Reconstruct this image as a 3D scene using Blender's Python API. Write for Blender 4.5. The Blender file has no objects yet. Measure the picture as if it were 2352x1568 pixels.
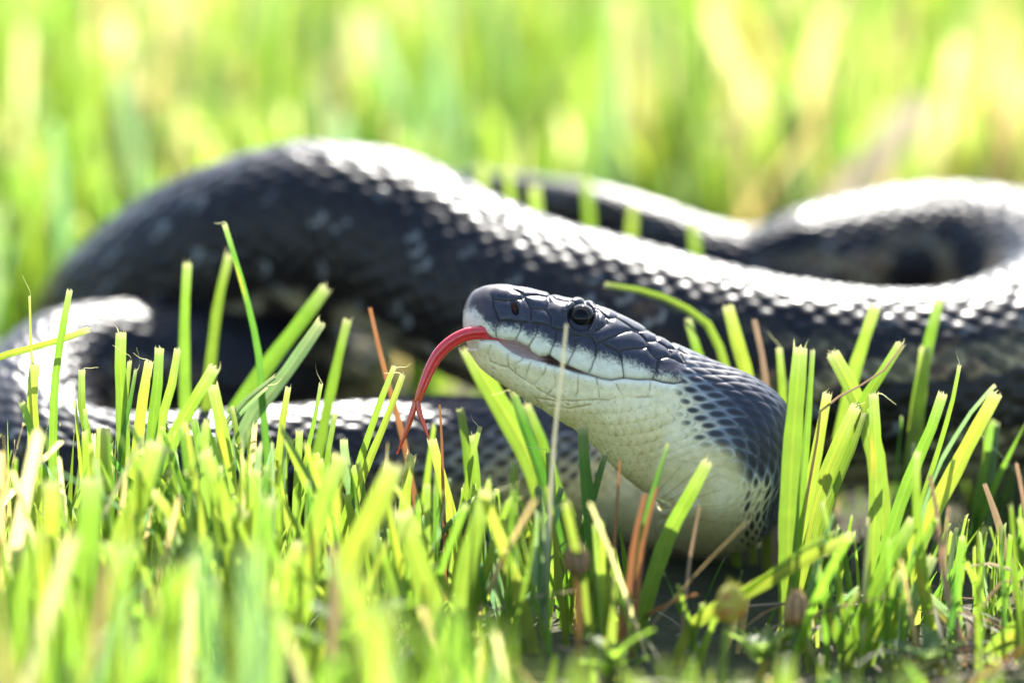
import bpy, math, random
import numpy as np
from mathutils import Vector

random.seed(7)
rng = np.random.default_rng(11)
scene = bpy.context.scene
COL = scene.collection

# ------------------------------------------------------------------ camera
PITCH = math.radians(14.0)
D0 = 1.10                      # focus distance, metres
WID = 0.19                     # width of the field at the focus distance
ZC = 0.050                     # height of the focused point above the soil
K = WID / 2352.0               # metres per working pixel at the focus distance
VIEW = np.array([0.0, math.cos(PITCH), -math.sin(PITCH)])
UPC = np.array([0.0, math.sin(PITCH), math.cos(PITCH)])
RIGHT = np.array([1.0, 0.0, 0.0])
CAM = np.array([0.0, 0.0, ZC]) - VIEW * D0
cam_data = bpy.data.cameras.new('camera')
cam = bpy.data.objects.new('camera', cam_data)
COL.objects.link(cam)
cam.location = CAM
cam.rotation_euler = (math.pi / 2 - PITCH, 0, 0)
cam_data.sensor_fit = 'HORIZONTAL'
cam_data.lens = 200.0
cam_data.sensor_width = 200.0 * WID / D0
cam_data.clip_start = 0.02
cam_data.clip_end = 500.0
cam_data.dof.use_dof = True
cam_data.dof.focus_distance = D0 + 0.001
cam_data.dof.aperture_fstop = 5.2
scene.camera = cam

# ------------------------------------------------------------------ sky, sun, exposure
SUN_EL, SUN_AZ = math.radians(41), math.radians(7)     # azimuth from +Y towards +X
world = bpy.data.worlds.new('World')
scene.world = world
world.use_nodes = True
nt = world.node_tree
for n in list(nt.nodes):
    nt.nodes.remove(n)
sky = nt.nodes.new('ShaderNodeTexSky')
sky.sky_type = 'NISHITA'
sky.sun_disc = False
sky.sun_elevation = SUN_EL
sky.sun_rotation = SUN_AZ
bg = nt.nodes.new('ShaderNodeBackground')
bg.inputs['Strength'].default_value = 0.15
wo = nt.nodes.new('ShaderNodeOutputWorld')
nt.links.new(sky.outputs[0], bg.inputs[0])
nt.links.new(bg.outputs[0], wo.inputs[0])
sun_data = bpy.data.lights.new('sun', 'SUN')
sun_data.energy = 5.0
sun_data.angle = math.radians(0.5)
sun_data.color = (1.0, 0.96, 0.88)
sun = bpy.data.objects.new('sun', sun_data)
COL.objects.link(sun)
sd = Vector((math.sin(SUN_AZ) * math.cos(SUN_EL), math.cos(SUN_AZ) * math.cos(SUN_EL), math.sin(SUN_EL)))
sun.rotation_euler = sd.to_track_quat('Z', 'Y').to_euler()
sun.location = sd * 5
vs = scene.view_settings
vs.view_transform = 'Standard'
vs.look = 'None'
vs.gamma = 1.0
vs.exposure = 1.57
scene.cycles.use_denoising = True
scene.cycles.max_bounces = 8
scene.cycles.transmission_bounces = 4
scene.cycles.transparent_max_bounces = 4

# ------------------------------------------------------------------ helpers
def W(X, Y, off=0.0):
    """working pixel + distance beyond the focus plane (m) -> world point"""
    d = D0 + off
    s = d / D0 * K
    return CAM + VIEW * d + RIGHT * ((X - 1176.0) * s) + UPC * ((784.0 - Y) * s)

def proj(p):
    p = np.asarray(p, float)
    v = p - CAM
    d = v @ VIEW
    return 1176 + (v @ RIGHT) / d * D0 / K, 784 - (v @ UPC) / d * D0 / K, d

def WD(X, D, z):
    """pixel column, ground depth D (m along +Y), height z -> world point"""
    d = (np.array([0, D, z]) - CAM) @ VIEW
    return np.array([(X - 1176.0) * K * d / D0, D, z])

def ztop(Y, D):
    r = VIEW * D0 + UPC * ((784.0 - Y) * K)
    t = (D - CAM[1]) / r[1]
    return CAM[2] + r[2] * t

def hermite(ts, vals, q):
    """C1 interpolation through vals (n,k) at ts, sampled at q"""
    ts = np.asarray(ts, float); vals = np.asarray(vals, float)
    if vals.ndim == 1:
        return hermite(ts, vals[:, None], q)[:, 0]
    h = np.diff(ts)[:, None]
    sl = np.diff(vals, axis=0) / h
    m = np.empty_like(vals)
    m[1:-1] = (sl[:-1] * h[1:] + sl[1:] * h[:-1]) / (h[:-1] + h[1:])
    m[0], m[-1] = sl[0], sl[-1]
    i = np.clip(np.searchsorted(ts, q, side='right') - 1, 0, len(ts) - 2)
    hh = (ts[i + 1] - ts[i])[:, None]
    u = ((q - ts[i])[:, None]) / hh
    return ((2*u**3 - 3*u**2 + 1) * vals[i] + (u**3 - 2*u**2 + u) * hh * m[i]
            + (-2*u**3 + 3*u**2) * vals[i+1] + (u**3 - u**2) * hh * m[i+1])

def sstep(a, b, x):
    t = np.clip((x - a) / (b - a), 0, 1)
    return t * t * (3 - 2 * t)

def nrm(v):
    return v / np.maximum(np.linalg.norm(v, axis=-1, keepdims=True), 1e-12)

_P = rng.random((64, 64, 64))
def vnoise(p):
    """value noise, p (...,3)"""
    p = np.asarray(p, float)
    i = np.floor(p).astype(int); f = p - i; f = f * f * (3 - 2 * f)
    out = 0
    for a in (0, 1):
        for b in (0, 1):
            for c in (0, 1):
                w = (f[..., 0] if a else 1 - f[..., 0]) * (f[..., 1] if b else 1 - f[..., 1]) * (f[..., 2] if c else 1 - f[..., 2])
                out = out + w * _P[(i[..., 0] + a) % 64, (i[..., 1] + b) % 64, (i[..., 2] + c) % 64]
    return out

def mesh_obj(name, verts, faces, mat, parent=None, col=None, smooth=True, loc=None):
    """one mesh object; faces: (n,3) / (n,4) array or list of such arrays"""
    verts = np.asarray(verts, float)
    if loc is not None:
        verts = verts - np.asarray(loc, float)
    me = bpy.data.meshes.new(name)
    fl = faces if isinstance(faces, list) else [faces]
    fl = [np.asarray(f, np.int32) for f in fl if len(f)]
    loops = np.concatenate([f.ravel() for f in fl])
    tot = np.concatenate([np.full(len(f), f.shape[1], np.int32) for f in fl])
    start = np.concatenate([[0], np.cumsum(tot)[:-1]]).astype(np.int32)
    me.vertices.add(len(verts)); me.vertices.foreach_set('co', verts.astype(np.float32).ravel())
    me.loops.add(len(loops)); me.loops.foreach_set('vertex_index', loops)
    me.polygons.add(len(tot)); me.polygons.foreach_set('loop_start', start)
    me.polygons.foreach_set('use_smooth', np.full(len(tot), smooth, bool))
    me.update(calc_edges=True)
    me.validate()
    if col is not None:
        c = np.asarray(col, np.float32)
        if c.shape[1] == 3:
            c = np.concatenate([c, np.ones((len(c), 1), np.float32)], 1)
        a = me.attributes.new('Col', 'FLOAT_COLOR', 'POINT')
        a.data.foreach_set('color', c.ravel())
    if mat:
        me.materials.append(mat)
    o = bpy.data.objects.new(name, me)
    COL.objects.link(o)
    if loc is not None and parent is None:
        o.location = loc
    if parent is not None:
        o.parent = parent
    return o

def empty(name, loc):
    o = bpy.data.objects.new(name, None)
    o.empty_display_size = 0.01
    o.location = loc
    COL.objects.link(o)
    return o

def tag(o, label, cat, group=None):
    o['label'] = label; o['category'] = cat
    if group:
        o['group'] = group
    return o

def grid_faces(nr, nc, wrap=True, base=0):
    i = np.arange(nr - 1)[:, None]; j = np.arange(nc if wrap else nc - 1)[None, :]
    j2 = (j + 1) % nc
    a = i * nc + j; b = i * nc + j2; c = (i + 1) * nc + j2; d = (i + 1) * nc + j
    return np.stack([a, b, c, d], -1).reshape(-1, 4) + base

def seg_dist(P, polys):
    """distance from points (n,2) to the nearest of the polylines"""
    segs = []
    for pl in polys:
        pl = np.asarray(pl, float)
        segs += [(pl[i], pl[i + 1]) for i in range(len(pl) - 1)]
    best = np.full(len(P), 1e9)
    for a, b in segs:
        ab = b - a
        t = np.clip(((P - a) @ ab) / max(ab @ ab, 1e-9), 0, 1)
        d = P - a - t[:, None] * ab
        best = np.minimum(best, np.einsum('ij,ij->i', d, d))
    return np.sqrt(best)

# ------------------------------------------------------------------ materials
def new_mat(name):
    m = bpy.data.materials.new(name)
    m.use_nodes = True
    t = m.node_tree
    for n in list(t.nodes):
        t.nodes.remove(n)
    out = t.nodes.new('ShaderNodeOutputMaterial')
    return m, t, out

def N(t, kind, **kw):
    n = t.nodes.new(kind)
    for k, v in kw.items():
        if k in n.inputs:
            n.inputs[k].default_value = v
        else:
            setattr(n, k, v)
    return n

def leaf_material(name, trans=(2.3, 2.05, 1.0), mix=0.5, rough=0.42, veins=True):
    m, t, out = new_mat(name)
    at = N(t, 'ShaderNodeAttribute', attribute_name='Col')
    tc = N(t, 'ShaderNodeTexCoord')
    nz = N(t, 'ShaderNodeTexNoise', Scale=260.0, Detail=3.0)
    t.links.new(tc.outputs['Object'], nz.inputs['Vector'])
    mr = N(t, 'ShaderNodeMapRange')
    mr.inputs['From Min'].default_value = 0.3; mr.inputs['From Max'].default_value = 0.7
    mr.inputs['To Min'].default_value = 0.90; mr.inputs['To Max'].default_value = 1.10
    t.links.new(nz.outputs['Fac'], mr.inputs['Value'])
    # veins run along the blade: alpha holds the position across it
    mu = N(t, 'ShaderNodeMath', operation='MULTIPLY'); mu.inputs[1].default_value = 62.0
    t.links.new(at.outputs['Alpha'], mu.inputs[0])
    si = N(t, 'ShaderNodeMath', operation='SINE')
    t.links.new(mu.outputs[0], si.inputs[0])
    v2 = N(t, 'ShaderNodeMath', operation='MULTIPLY_ADD')
    v2.inputs[1].default_value = 0.17 if veins else 0.0; v2.inputs[2].default_value = 1.0
    t.links.new(si.outputs[0], v2.inputs[0])
    mm = N(t, 'ShaderNodeMath', operation='MULTIPLY')
    t.links.new(mr.outputs[0], mm.inputs[0]); t.links.new(v2.outputs[0], mm.inputs[1])
    sc = N(t, 'ShaderNodeVectorMath', operation='SCALE')
    t.links.new(at.outputs['Color'], sc.inputs[0]); t.links.new(mm.outputs[0], sc.inputs['Scale'])
    tm = N(t, 'ShaderNodeVectorMath', operation='MULTIPLY')
    tm.inputs[1].default_value = trans
    t.links.new(sc.outputs[0], tm.inputs[0])
    bp = N(t, 'ShaderNodeBump', Strength=0.5, Distance=0.0003)
    t.links.new(si.outputs[0], bp.inputs['Height'])
    pb = N(t, 'ShaderNodeBsdfPrincipled', Roughness=rough)
    pb.inputs['Specular IOR Level'].default_value = 0.45
    t.links.new(sc.outputs[0], pb.inputs['Base Color']); t.links.new(bp.outputs[0], pb.inputs['Normal'])
    tr = N(t, 'ShaderNodeBsdfTranslucent')
    t.links.new(tm.outputs[0], tr.inputs['Color'])
    mx = N(t, 'ShaderNodeMixShader'); mx.inputs[0].default_value = mix
    t.links.new(pb.outputs[0], mx.inputs[1]); t.links.new(tr.outputs[0], mx.inputs[2])
    t.links.new(mx.outputs[0], out.inputs['Surface'])
    return m

M_GRASS = leaf_material('grass_leaf', trans=(2.4, 2.4, 1.4), mix=0.57)
M_DRY = leaf_material('dry_straw', trans=(1.3, 1.2, 1.0), mix=0.3, rough=0.6)

def skin_material():
    m, t, out = new_mat('snake_skin')
    at = N(t, 'ShaderNodeAttribute', attribute_name='Col')
    tc = N(t, 'ShaderNodeTexCoord')
    nz = N(t, 'ShaderNodeTexNoise', Scale=700.0, Detail=4.0, Roughness=0.6)
    t.links.new(tc.outputs['Object'], nz.inputs['Vector'])
    mr = N(t, 'ShaderNodeMapRange')
    mr.inputs['From Min'].default_value = 0.3; mr.inputs['From Max'].default_value = 0.7
    mr.inputs['To Min'].default_value = 0.86; mr.inputs['To Max'].default_value = 1.1
    t.links.new(nz.outputs['Fac'], mr.inputs['Value'])
    sc = N(t, 'ShaderNodeVectorMath', operation='SCALE')
    t.links.new(at.outputs['Color'], sc.inputs[0]); t.links.new(mr.outputs[0], sc.inputs['Scale'])
    n2 = N(t, 'ShaderNodeTexNoise', Scale=2600.0, Detail=2.0)
    t.links.new(tc.outputs['Object'], n2.inputs['Vector'])
    bp = N(t, 'ShaderNodeBump', Strength=0.12, Distance=0.0001)
    t.links.new(n2.outputs['Fac'], bp.inputs['Height'])
    pb = N(t, 'ShaderNodeBsdfPrincipled')
    t.links.new(at.outputs['Alpha'], pb.inputs['Roughness'])
    pb.inputs['Specular IOR Level'].default_value = 0.25
    t.links.new(sc.outputs[0], pb.inputs['Base Color']); t.links.new(bp.outputs[0], pb.inputs['Normal'])
    t.links.new(pb.outputs[0], out.inputs['Surface'])
    return m
M_SKIN = skin_material()

def gloss_material(name, rough, coat=0.0, sss=0.0, spec=0.5):
    m, t, out = new_mat(name)
    at = N(t, 'ShaderNodeAttribute', attribute_name='Col')
    tc = N(t, 'ShaderNodeTexCoord')
    nz = N(t, 'ShaderNodeTexNoise', Scale=1200.0, Detail=3.0)
    t.links.new(tc.outputs['Object'], nz.inputs['Vector'])
    mr = N(t, 'ShaderNodeMapRange')
    mr.inputs['To Min'].default_value = 0.8; mr.inputs['To Max'].default_value = 1.2
    t.links.new(nz.outputs['Fac'], mr.inputs['Value'])
    sc = N(t, 'ShaderNodeVectorMath', operation='SCALE')
    t.links.new(at.outputs['Color'], sc.inputs[0]); t.links.new(mr.outputs[0], sc.inputs['Scale'])
    pb = N(t, 'ShaderNodeBsdfPrincipled', Roughness=rough)
    pb.inputs['Specular IOR Level'].default_value = spec
    pb.inputs['Coat Weight'].default_value = coat
    pb.inputs['Coat Roughness'].default_value = 0.04
    if sss:
        pb.inputs['Subsurface Weight'].default_value = sss
        pb.inputs['Subsurface Radius'].default_value = (0.002, 0.0006, 0.0004)
        pb.inputs['Subsurface Scale'].default_value = 0.6
    t.links.new(sc.outputs[0], pb.inputs['Base Color'])
    t.links.new(pb.outputs[0], out.inputs['Surface'])
    return m
M_EYE = gloss_material('eye', 0.05, spec=0.16)
M_TONGUE = gloss_material('tongue', 0.18, coat=0.5, sss=0.35)

def soil_material():
    m, t, out = new_mat('soil')
    tc = N(t, 'ShaderNodeTexCoord')
    nz = N(t, 'ShaderNodeTexNoise', Scale=160.0, Detail=8.0, Roughness=0.65)
    t.links.new(tc.outputs['Object'], nz.inputs['Vector'])
    n2 = N(t, 'ShaderNodeTexNoise', Scale=9.0, Detail=5.0)
    t.links.new(tc.outputs['Object'], n2.inputs['Vector'])
    cr = N(t, 'ShaderNodeValToRGB')
    cr.color_ramp.elements[0].position = 0.35; cr.color_ramp.elements[0].color = (0.024, 0.016, 0.008, 1)
    cr.color_ramp.elements[1].position = 0.70; cr.color_ramp.elements[1].color = (0.090, 0.060, 0.032, 1)
    t.links.new(nz.outputs['Fac'], cr.inputs[0])
    c2 = N(t, 'ShaderNodeValToRGB')
    c2.color_ramp.elements[0].position = 0.4; c2.color_ramp.elements[0].color = (0.05, 0.075, 0.02, 1)
    c2.color_ramp.elements[1].position = 0.62; c2.color_ramp.elements[1].color = (0.09, 0.12, 0.03, 1)
    t.links.new(n2.outputs['Fac'], c2.inputs[0])
    mx = N(t, 'ShaderNodeMix', data_type='RGBA'); mx.inputs[0].default_value = 0.35
    t.links.new(cr.outputs[0], mx.inputs[6]); t.links.new(c2.outputs[0], mx.inputs[7])
    bp = N(t, 'ShaderNodeBump', Strength=0.8, Distance=0.004)
    t.links.new(nz.outputs['Fac'], bp.inputs['Height'])
    pb = N(t, 'ShaderNodeBsdfPrincipled', Roughness=0.9)
    t.links.new(mx.outputs[2], pb.inputs['Base Color']); t.links.new(bp.outputs[0], pb.inputs['Normal'])
    t.links.new(pb.outputs[0], out.inputs['Surface'])
    return m
M_SOIL = soil_material()

# ------------------------------------------------------------------ ground: one sheet, finely uneven near the snake
gx = np.concatenate([[-80, -20, -5, -2], np.linspace(-1, 1, 121), [2, 5, 20, 80]])
gy = np.concatenate([[-80, -20, -5, -2], np.linspace(-1, 2.4, 180), [4, 8, 25, 120]])
GX, GY = np.meshgrid(gx, gy)
gp = np.stack([GX.ravel(), GY.ravel(), np.zeros(GX.size)], 1)
near = np.exp(-(np.abs(gp[:, 0]) / 1.2) ** 4)
gp[:, 2] = (vnoise(np.stack([gp[:, 0] * 45, gp[:, 1] * 45, gp[:, 0] * 0 + 3], 1)) - 0.5) * 0.007 * near - 0.001
ground = mesh_obj('ground', gp, grid_faces(len(gy), len(gx), wrap=False)[:, ::1], M_SOIL)
ground['kind'] = 'structure'

# ------------------------------------------------------------------ the snake
# rings of head and neck: top and bottom outline (working px), half width (px), distance of the middle plane (m)
HEAD = [
    # Tx,   Ty,   Bx,   By,   w,   off
    (1067.5, 733, 1067.5, 737, 3, .0100),
    (1069, 712, 1069, 756, 22, .0100),
    (1074, 694, 1073, 778, 40, .0100),
    (1084, 677, 1081, 800, 54, .0100),
    (1105, 664, 1100, 833, 66, .0100),
    (1140, 657, 1136, 864, 76, .0100),
    (1182, 659, 1178, 892, 84, .0100),
    (1240, 670, 1230, 925, 96, .0100),
    (1300, 685, 1280, 956, 108, .0100),
    (1360, 699, 1326, 984, 116, .0100),
    (1420, 722, 1368, 1020, 124, .0100),
    (1480, 752, 1408, 1062, 130, .0102),
    (1540, 782, 1440, 1090, 133, .0104),
    (1600, 810, 1466, 1110, 134, .0107),
    (1660, 836, 1484, 1126, 138, .0110),
    (1716, 859, 1497, 1137, 144, .0114),
    (1765, 889, 1505, 1146, 150, .0118),
    (1800, 924, 1510, 1153, 154, .0122),
    (1818, 975, 1514, 1158, 156, .0127),
    (1822, 1035, 1518, 1163, 156, .0133),
    (1812, 1095, 1521, 1168, 156, .0142),
    (1786, 1148, 1520, 1174, 154, .0155),
]
stC, stU, stS = [], [], []
for tx, ty, bx, by, w, off in HEAD:
    T, B = W(tx, ty, off), W(bx, by, off)
    stC.append((T + B) / 2); stU.append((T - B) / 2); stS.append(-VIEW * w * K)
n_head = len(HEAD)
# body: column px, ground depth (cm), height of centre (cm) or ('top', px row), radius (cm), dorsal direction
BODY = [
    (1640, 2.3, 1.55, 1.33, (0.75, 0.65, -0.1)),
    (1570, 3.3, 1.36, 1.32, (0.30, 0.90, 0.30)),
    (1450, 4.1, 1.33, 1.32, (0.05, 0.75, 0.60)),
    (1300, 4.5, 1.34, 1.33, (0.0, 0.35, 0.94)),
    (1100, 4.5, 1.36, 1.35, (0.0, 0.10, 1.0)),
    (850, 4.1, 1.38, 1.37, (0.0, 0.0, 1.0)),
    (600, 3.5, 1.38, 1.38, (0, 0, 1)),
    (380, 2.9, 1.40, 1.40, (0, 0, 1)),
    (200, 3.1, 1.42, 1.42, (0, 0, 1)),
    (95, 4.3, 1.55, 1.44, (0.15, 0, 1)),
    (80, 6.0, 1.9, 1.46, (0.2, -0.1, 1)),
    (165, 7.5, ('top', 715), 1.48, (0.1, -0.2, 1)),
    (320, 8.1, ('top', 694), 1.50, (0.0, -0.2, 1)),
    (480, 8.4, ('top', 715), 1.52, (0.0, -0.1, 1)),
    (620, 9.2, 1.75, 1.54, (0, 0, 1)),
    (715, 10.8, 1.56, 1.56, (0, 0, 1)),
    (715, 13.0, 1.58, 1.58, (0, 0, 1)),
    (610, 14.6, 1.62, 1.62, (0, 0, 1)),
    (450, 15.2, 1.65, 1.65, (0, 0, 1)),
    (320, 14.5, 1.75, 1.67, (0, 0, 1)),
    (258, 12.9, ('top', 610), 1.69, (0, 0, 1)),
    (300, 11.5, ('top', 528), 1.71, (-0.1, 0, 1)),
    (420, 10.7, ('top', 438), 1.73, (-0.1, 0, 1)),
    (560, 10.2, ('top', 368), 1.75, (0, 0, 1)),
    (720, 9.8, ('top', 331), 1.77, (0, 0, 1)),
    (870, 9.3, ('top', 350), 1.79, (0, 0, 1)),
    (1040, 8.5, ('top', 432), 1.81, (0, 0, 1)),
    (1220, 7.6, ('top', 505), 1.83, (0, 0, 1)),
    (1400, 6.9, ('top', 552), 1.85, (0, 0, 1)),
    (1600, 6.2, ('top', 605), 1.87, (0, 0, 1)),
    (1800, 5.7, ('top', 648), 1.88, (0, 0, 1)),
    (2000, 5.5, ('top', 668), 1.88, (0, 0, 1)),
    (2200, 5.8, ('top', 662), 1.87, (0, 0, 1)),
    (2370, 7.0, ('top', 610), 1.86, (0, 0, 1)),
    (2460, 9.2, ('top', 545), 1.84, (0, 0, 1)),
    (2420, 11.6, ('top', 480), 1.80, (0, 0, 1)),
    (2290, 13.1, ('top', 440), 1.72, (0, 0, 1)),
    (2130, 13.5, ('top', 431), 1.60, (0, 0, 1)),
    (1970, 12.9, ('top', 455), 1.46, (0, 0, 1)),
    (1830, 12.2, ('top', 490), 1.32, (0, 0, 1)),
    (1710, 12.1, ('top', 522), 1.16, (0, 0, 1)),
    (1600, 12.5, ('top', 500), 0.90, (0, 0, 1)),
    (1490, 13.0, ('top', 462), 0.70, (0, 0, 1)),
    (1380, 13.5, ('top', 432), 0.56, (0, 0, 1)),
    (1270, 14.1, ('top', 412), 0.47, (0, 0, 1)),
    (1150, 15.0, ('top', 396), 0.40, (0, 0, 1)),
    (1040, 16.4, ('top', 405), 0.33, (0, 0, 1)),
    (940, 18.2, ('top', 470), 0.26, (0, 0, 1)),
    (850, 20.0, ('top', 560), 0.19, (0, 0, 1)),
    (780, 21.5, ('top', 650), 0.10, (0, 0, 1)),
]
bC, bR, bD = [], [], []
for X, D, zz, r, dv in BODY:
    D, r = D / 100, r / 100
    z = zz / 100 if not isinstance(zz, tuple) else ztop(zz[1], D) - r * 1.02
    bC.append(WD(X, D, z)); bR.append(r); bD.append(np.array(dv, float))
allC = np.array(stC + bC)
tang = nrm(np.gradient(allC, axis=0))
for k in range(len(bC)):
    t = tang[n_head + k]
    d = bD[k] - t * (bD[k] @ t)
    d = d / np.linalg.norm(d)
    stU.append(d * bR[k]); stS.append(np.cross(t, d) * bR[k])
allU, allS = np.array(stU), np.array(stS)
# parameter: arc length of the centre line (with a floor so the blunt snout keeps its rings)
seg = np.linalg.norm(np.diff(allC, axis=0), axis=1)
mid_out = np.linalg.norm(np.diff(allC + allU, axis=0), axis=1)
seg = np.where(np.arange(len(seg)) < n_head, np.maximum(seg, 0.6 * mid_out), seg)
tpar = np.concatenate([[0], np.cumsum(seg)])
t_headend = tpar[n_head - 1]
t_dense = tpar[n_head + 2]
q1 = np.concatenate([np.linspace(0, tpar[4], 70)[:-1], np.arange(tpar[4], t_dense, 0.00017)])
q2 = np.arange(q1[-1] + 0.0004, tpar[-1], 0.00072)
exn_t = [0, tpar[3], tpar[8], tpar[12], tpar[15], tpar[-1]]
exn_v = [2.0, 2.02, 2.15, 2.15, 2.0, 2.0]
# scale rows
HALF = math.radians(125)
Lq_t = [0, tpar[11], tpar[16], t_dense, t_dense + 0.01, tpar[-1]]
Lq_v = [.0030, .0033, .0038, .0045, .0060, .0040]
fine = np.linspace(0, tpar[-1], 6000)
bfine = np.concatenate([[0], np.cumsum(np.diff(fine) / np.interp(fine[1:], Lq_t, Lq_v))])

SEED = rng.random((97, 1013))
def ring_surface(q, nc):
    C, U, S = hermite(tpar, allC, q), hermite(tpar, allU, q), hermite(tpar, allS, q)
    n = np.interp(q, exn_t, exn_v)[:, None]
    phi = np.linspace(0, 2 * math.pi, nc, endpoint=False)[None, :]
    cu, su = np.cos(phi), np.sin(phi)
    a = np.sign(cu) * np.abs(cu) ** (2 / n)
    b = np.sign(su) * np.abs(su) ** (2 / n)
    P = C[:, None] + U[:, None] * a[..., None] + S[:, None] * b[..., None]
    th = np.where(phi > math.pi, phi - 2 * math.pi, phi) + 0 * n
    # picture-plane position of the point on the flank (same on both sides of the head)
    base = C[:, None] + U[:, None] * a[..., None]
    return P, th, base

def normals(P):
    du = np.gradient(P, axis=0)
    dv = np.roll(P, -1, 1) - np.roll(P, 1, 1)
    return nrm(np.cross(dv, du))

def lattice(th, q, ROWS, TILT):
    """imbricate dorsal scales and belly plates: height 0..1, local spot coordinates, scale id noise"""
    a = th / (2 * HALF) * ROWS
    b = np.interp(q, fine, bfine)[:, None] + 0 * th
    i0 = np.floor(a)
    best = np.full(th.shape, -9.0); da_b = np.zeros(th.shape); db_b = np.zeros(th.shape); idn = np.zeros(th.shape); rid = np.zeros(th.shape)
    for di in (-1, 0, 1, 2):
        i = i0 + di
        o = np.where(np.mod(i, 2) == 0, 0.0, 0.5)
        jn = np.round(b - o)
        da = a - i
        for dj in (-1, 0, 1):
            j = jn + dj
            db = b - o - j
            e = (da / 1.02) ** 2 + (np.abs(db) / 0.60) ** 2
            idv = SEED[np.mod(i, 97).astype(int), np.mod(j * 7 + i * 3, 1013).astype(int)]
            idw = SEED[np.mod(i + 31, 97).astype(int), np.mod(j * 5 + i * 11, 1013).astype(int)]
            h = 0.50 * (db / 0.60) + 0.75 * (1 - e) + TILT * ((idv - 0.5) * da + (idw - 0.5) * db * 1.6)
            h = np.where(e < 1, h, -5)
            m = h > best
            best = np.where(m, h, best); da_b = np.where(m, da, da_b); db_b = np.where(m, db, db_b)
            idv = SEED[np.mod(i, 97).astype(int), np.mod(j * 7 + i * 3, 1013).astype(int)]
            idn = np.where(m, idv, idn)
    best = np.clip(best, -0.35, 1)
    fb = np.mod(b + 0.04 * np.abs(th), 1.0)
    belly = np.clip(fb ** 1.4 - 0.9 * sstep(0.88, 1.0, fb), -0.3, 1)
    wb = sstep(HALF - 0.03, HALF + 0.05, np.abs(th))
    return best * (1 - wb) + 0.5 * belly * wb, da_b, db_b, idn, wb, fb

# ---- picture features of the head, read off enlarged crops
def cA(*p): return [(1047.4 + x * .11719, 643.1 + y * .11719) for x, y in p]
def cB(*p): return [(1286.25 + x * .11719, 661.5 + y * .11719) for x, y in p]
def cC(*p): return [(1047.4 + x * .11719, 753.4 + y * .11719) for x, y in p]
def cD(*p): return [(1378.1 + x * .1875, 753.4 + y * .1875) for x, y in p]
def cZ(*p): return [(882 + x * .31638, 606.4 + y * .31638) for x, y in p]
SEAMS = [
    cA((720, 330), (735, 520), (790, 640), (835, 780), (842, 840), (785, 940), (795, 1110)),
    cA((720, 375), (860, 392), (1060, 410), (1270, 375), (1330, 335)),
    cA((1330, 335), (1290, 260), (1180, 200)),
    cA((1330, 340), (1400, 440), (1455, 545), (1475, 700), (1440, 825)),
    cA((1460, 545), (1600, 562), (1760, 570)), cA((1760, 570), (1830, 440), (1805, 330), (1850, 275), (1900, 240)),
    cA((1850, 285), (1960, 370), (2060, 392), (2220, 432), (2352, 480)),
    cA((1740, 580), (1850, 700), (1855, 870)),
    cA((850, 812), (1000, 800), (1160, 822), (1400, 832), (1620, 852), (1800, 890), (1950, 970), (2100, 1000)),
    cA((1270, 830), (1262, 1000), (1180, 1155)), cA((1590, 850), (1590, 1000), (1540, 1120), (1430, 1295)),
    cA((1965, 975), (1930, 1220), (1830, 1460)),
    cB((300, 1000), (280, 1180), (220, 1330), (140, 1490)),
    cB((480, 290), (620, 400), (650, 480)), cB((880, 560), (892, 700), (800, 765), (690, 830)),
    cB((640, 360), (760, 430), (880, 545), (940, 600)),
    cB((940, 600), (1090, 570), (1300, 700), (1450, 810), (1540, 842)),
    cB((1260, 850), (1080, 915), (800, 1040), (680, 1092)), cB((680, 1092), (640, 1000), (560, 960)),
    cB((800, 1040), (900, 1125), (1140, 1250)),
    cB((1140, 1250), (1300, 1192), (1500, 1172), (1640, 1162), (1690, 1130)),
    cB((1260, 850), (1400, 822), (1540, 880), (1620, 960), (1690, 1040)),
    cB((1690, 1040), (1900, 1022), (1905, 940), (1880, 900)), cB((1540, 842), (1700, 810), (1880, 900)),
    cB((1690, 1040), (1690, 1140), (1760, 1260), (1900, 1380)), cB((1900, 1030), (1960, 1072), (2060, 1132), (2110, 1172)),
    cB((2110, 1172), (2150, 1262), (2150, 1332)), cB((2110, 1172), (2280, 1182), (2352, 1235)),
    cB((1900, 1380), (2000, 1342), (2140, 1332), (2260, 1390), (2352, 1432)), cB((1880, 900), (2060, 950), (2200, 1060), (2300, 1180)),
    cB((1140, 1250), (1170, 1350), (1205, 1500)), cB((690, 1110), (690, 1340), (640, 1440), (610, 1560), (560, 1640)),
    cD((230, 290), (260, 430), (280, 600)), cD((700, 370), (680, 500), (630, 612)),
    cD((700, 370), (820, 345), (920, 380), (1020, 440), (1055, 520), (1040, 600), (990, 660), (880, 667), (750, 650), (630, 615)),
    cD((850, 240), (950, 250), (1030, 440)), cD((960, 250), (1060, 330), (1150, 480), (1060, 540)),
    cA((1340, 310), (1600, 290), (1810, 330)),
]
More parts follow.
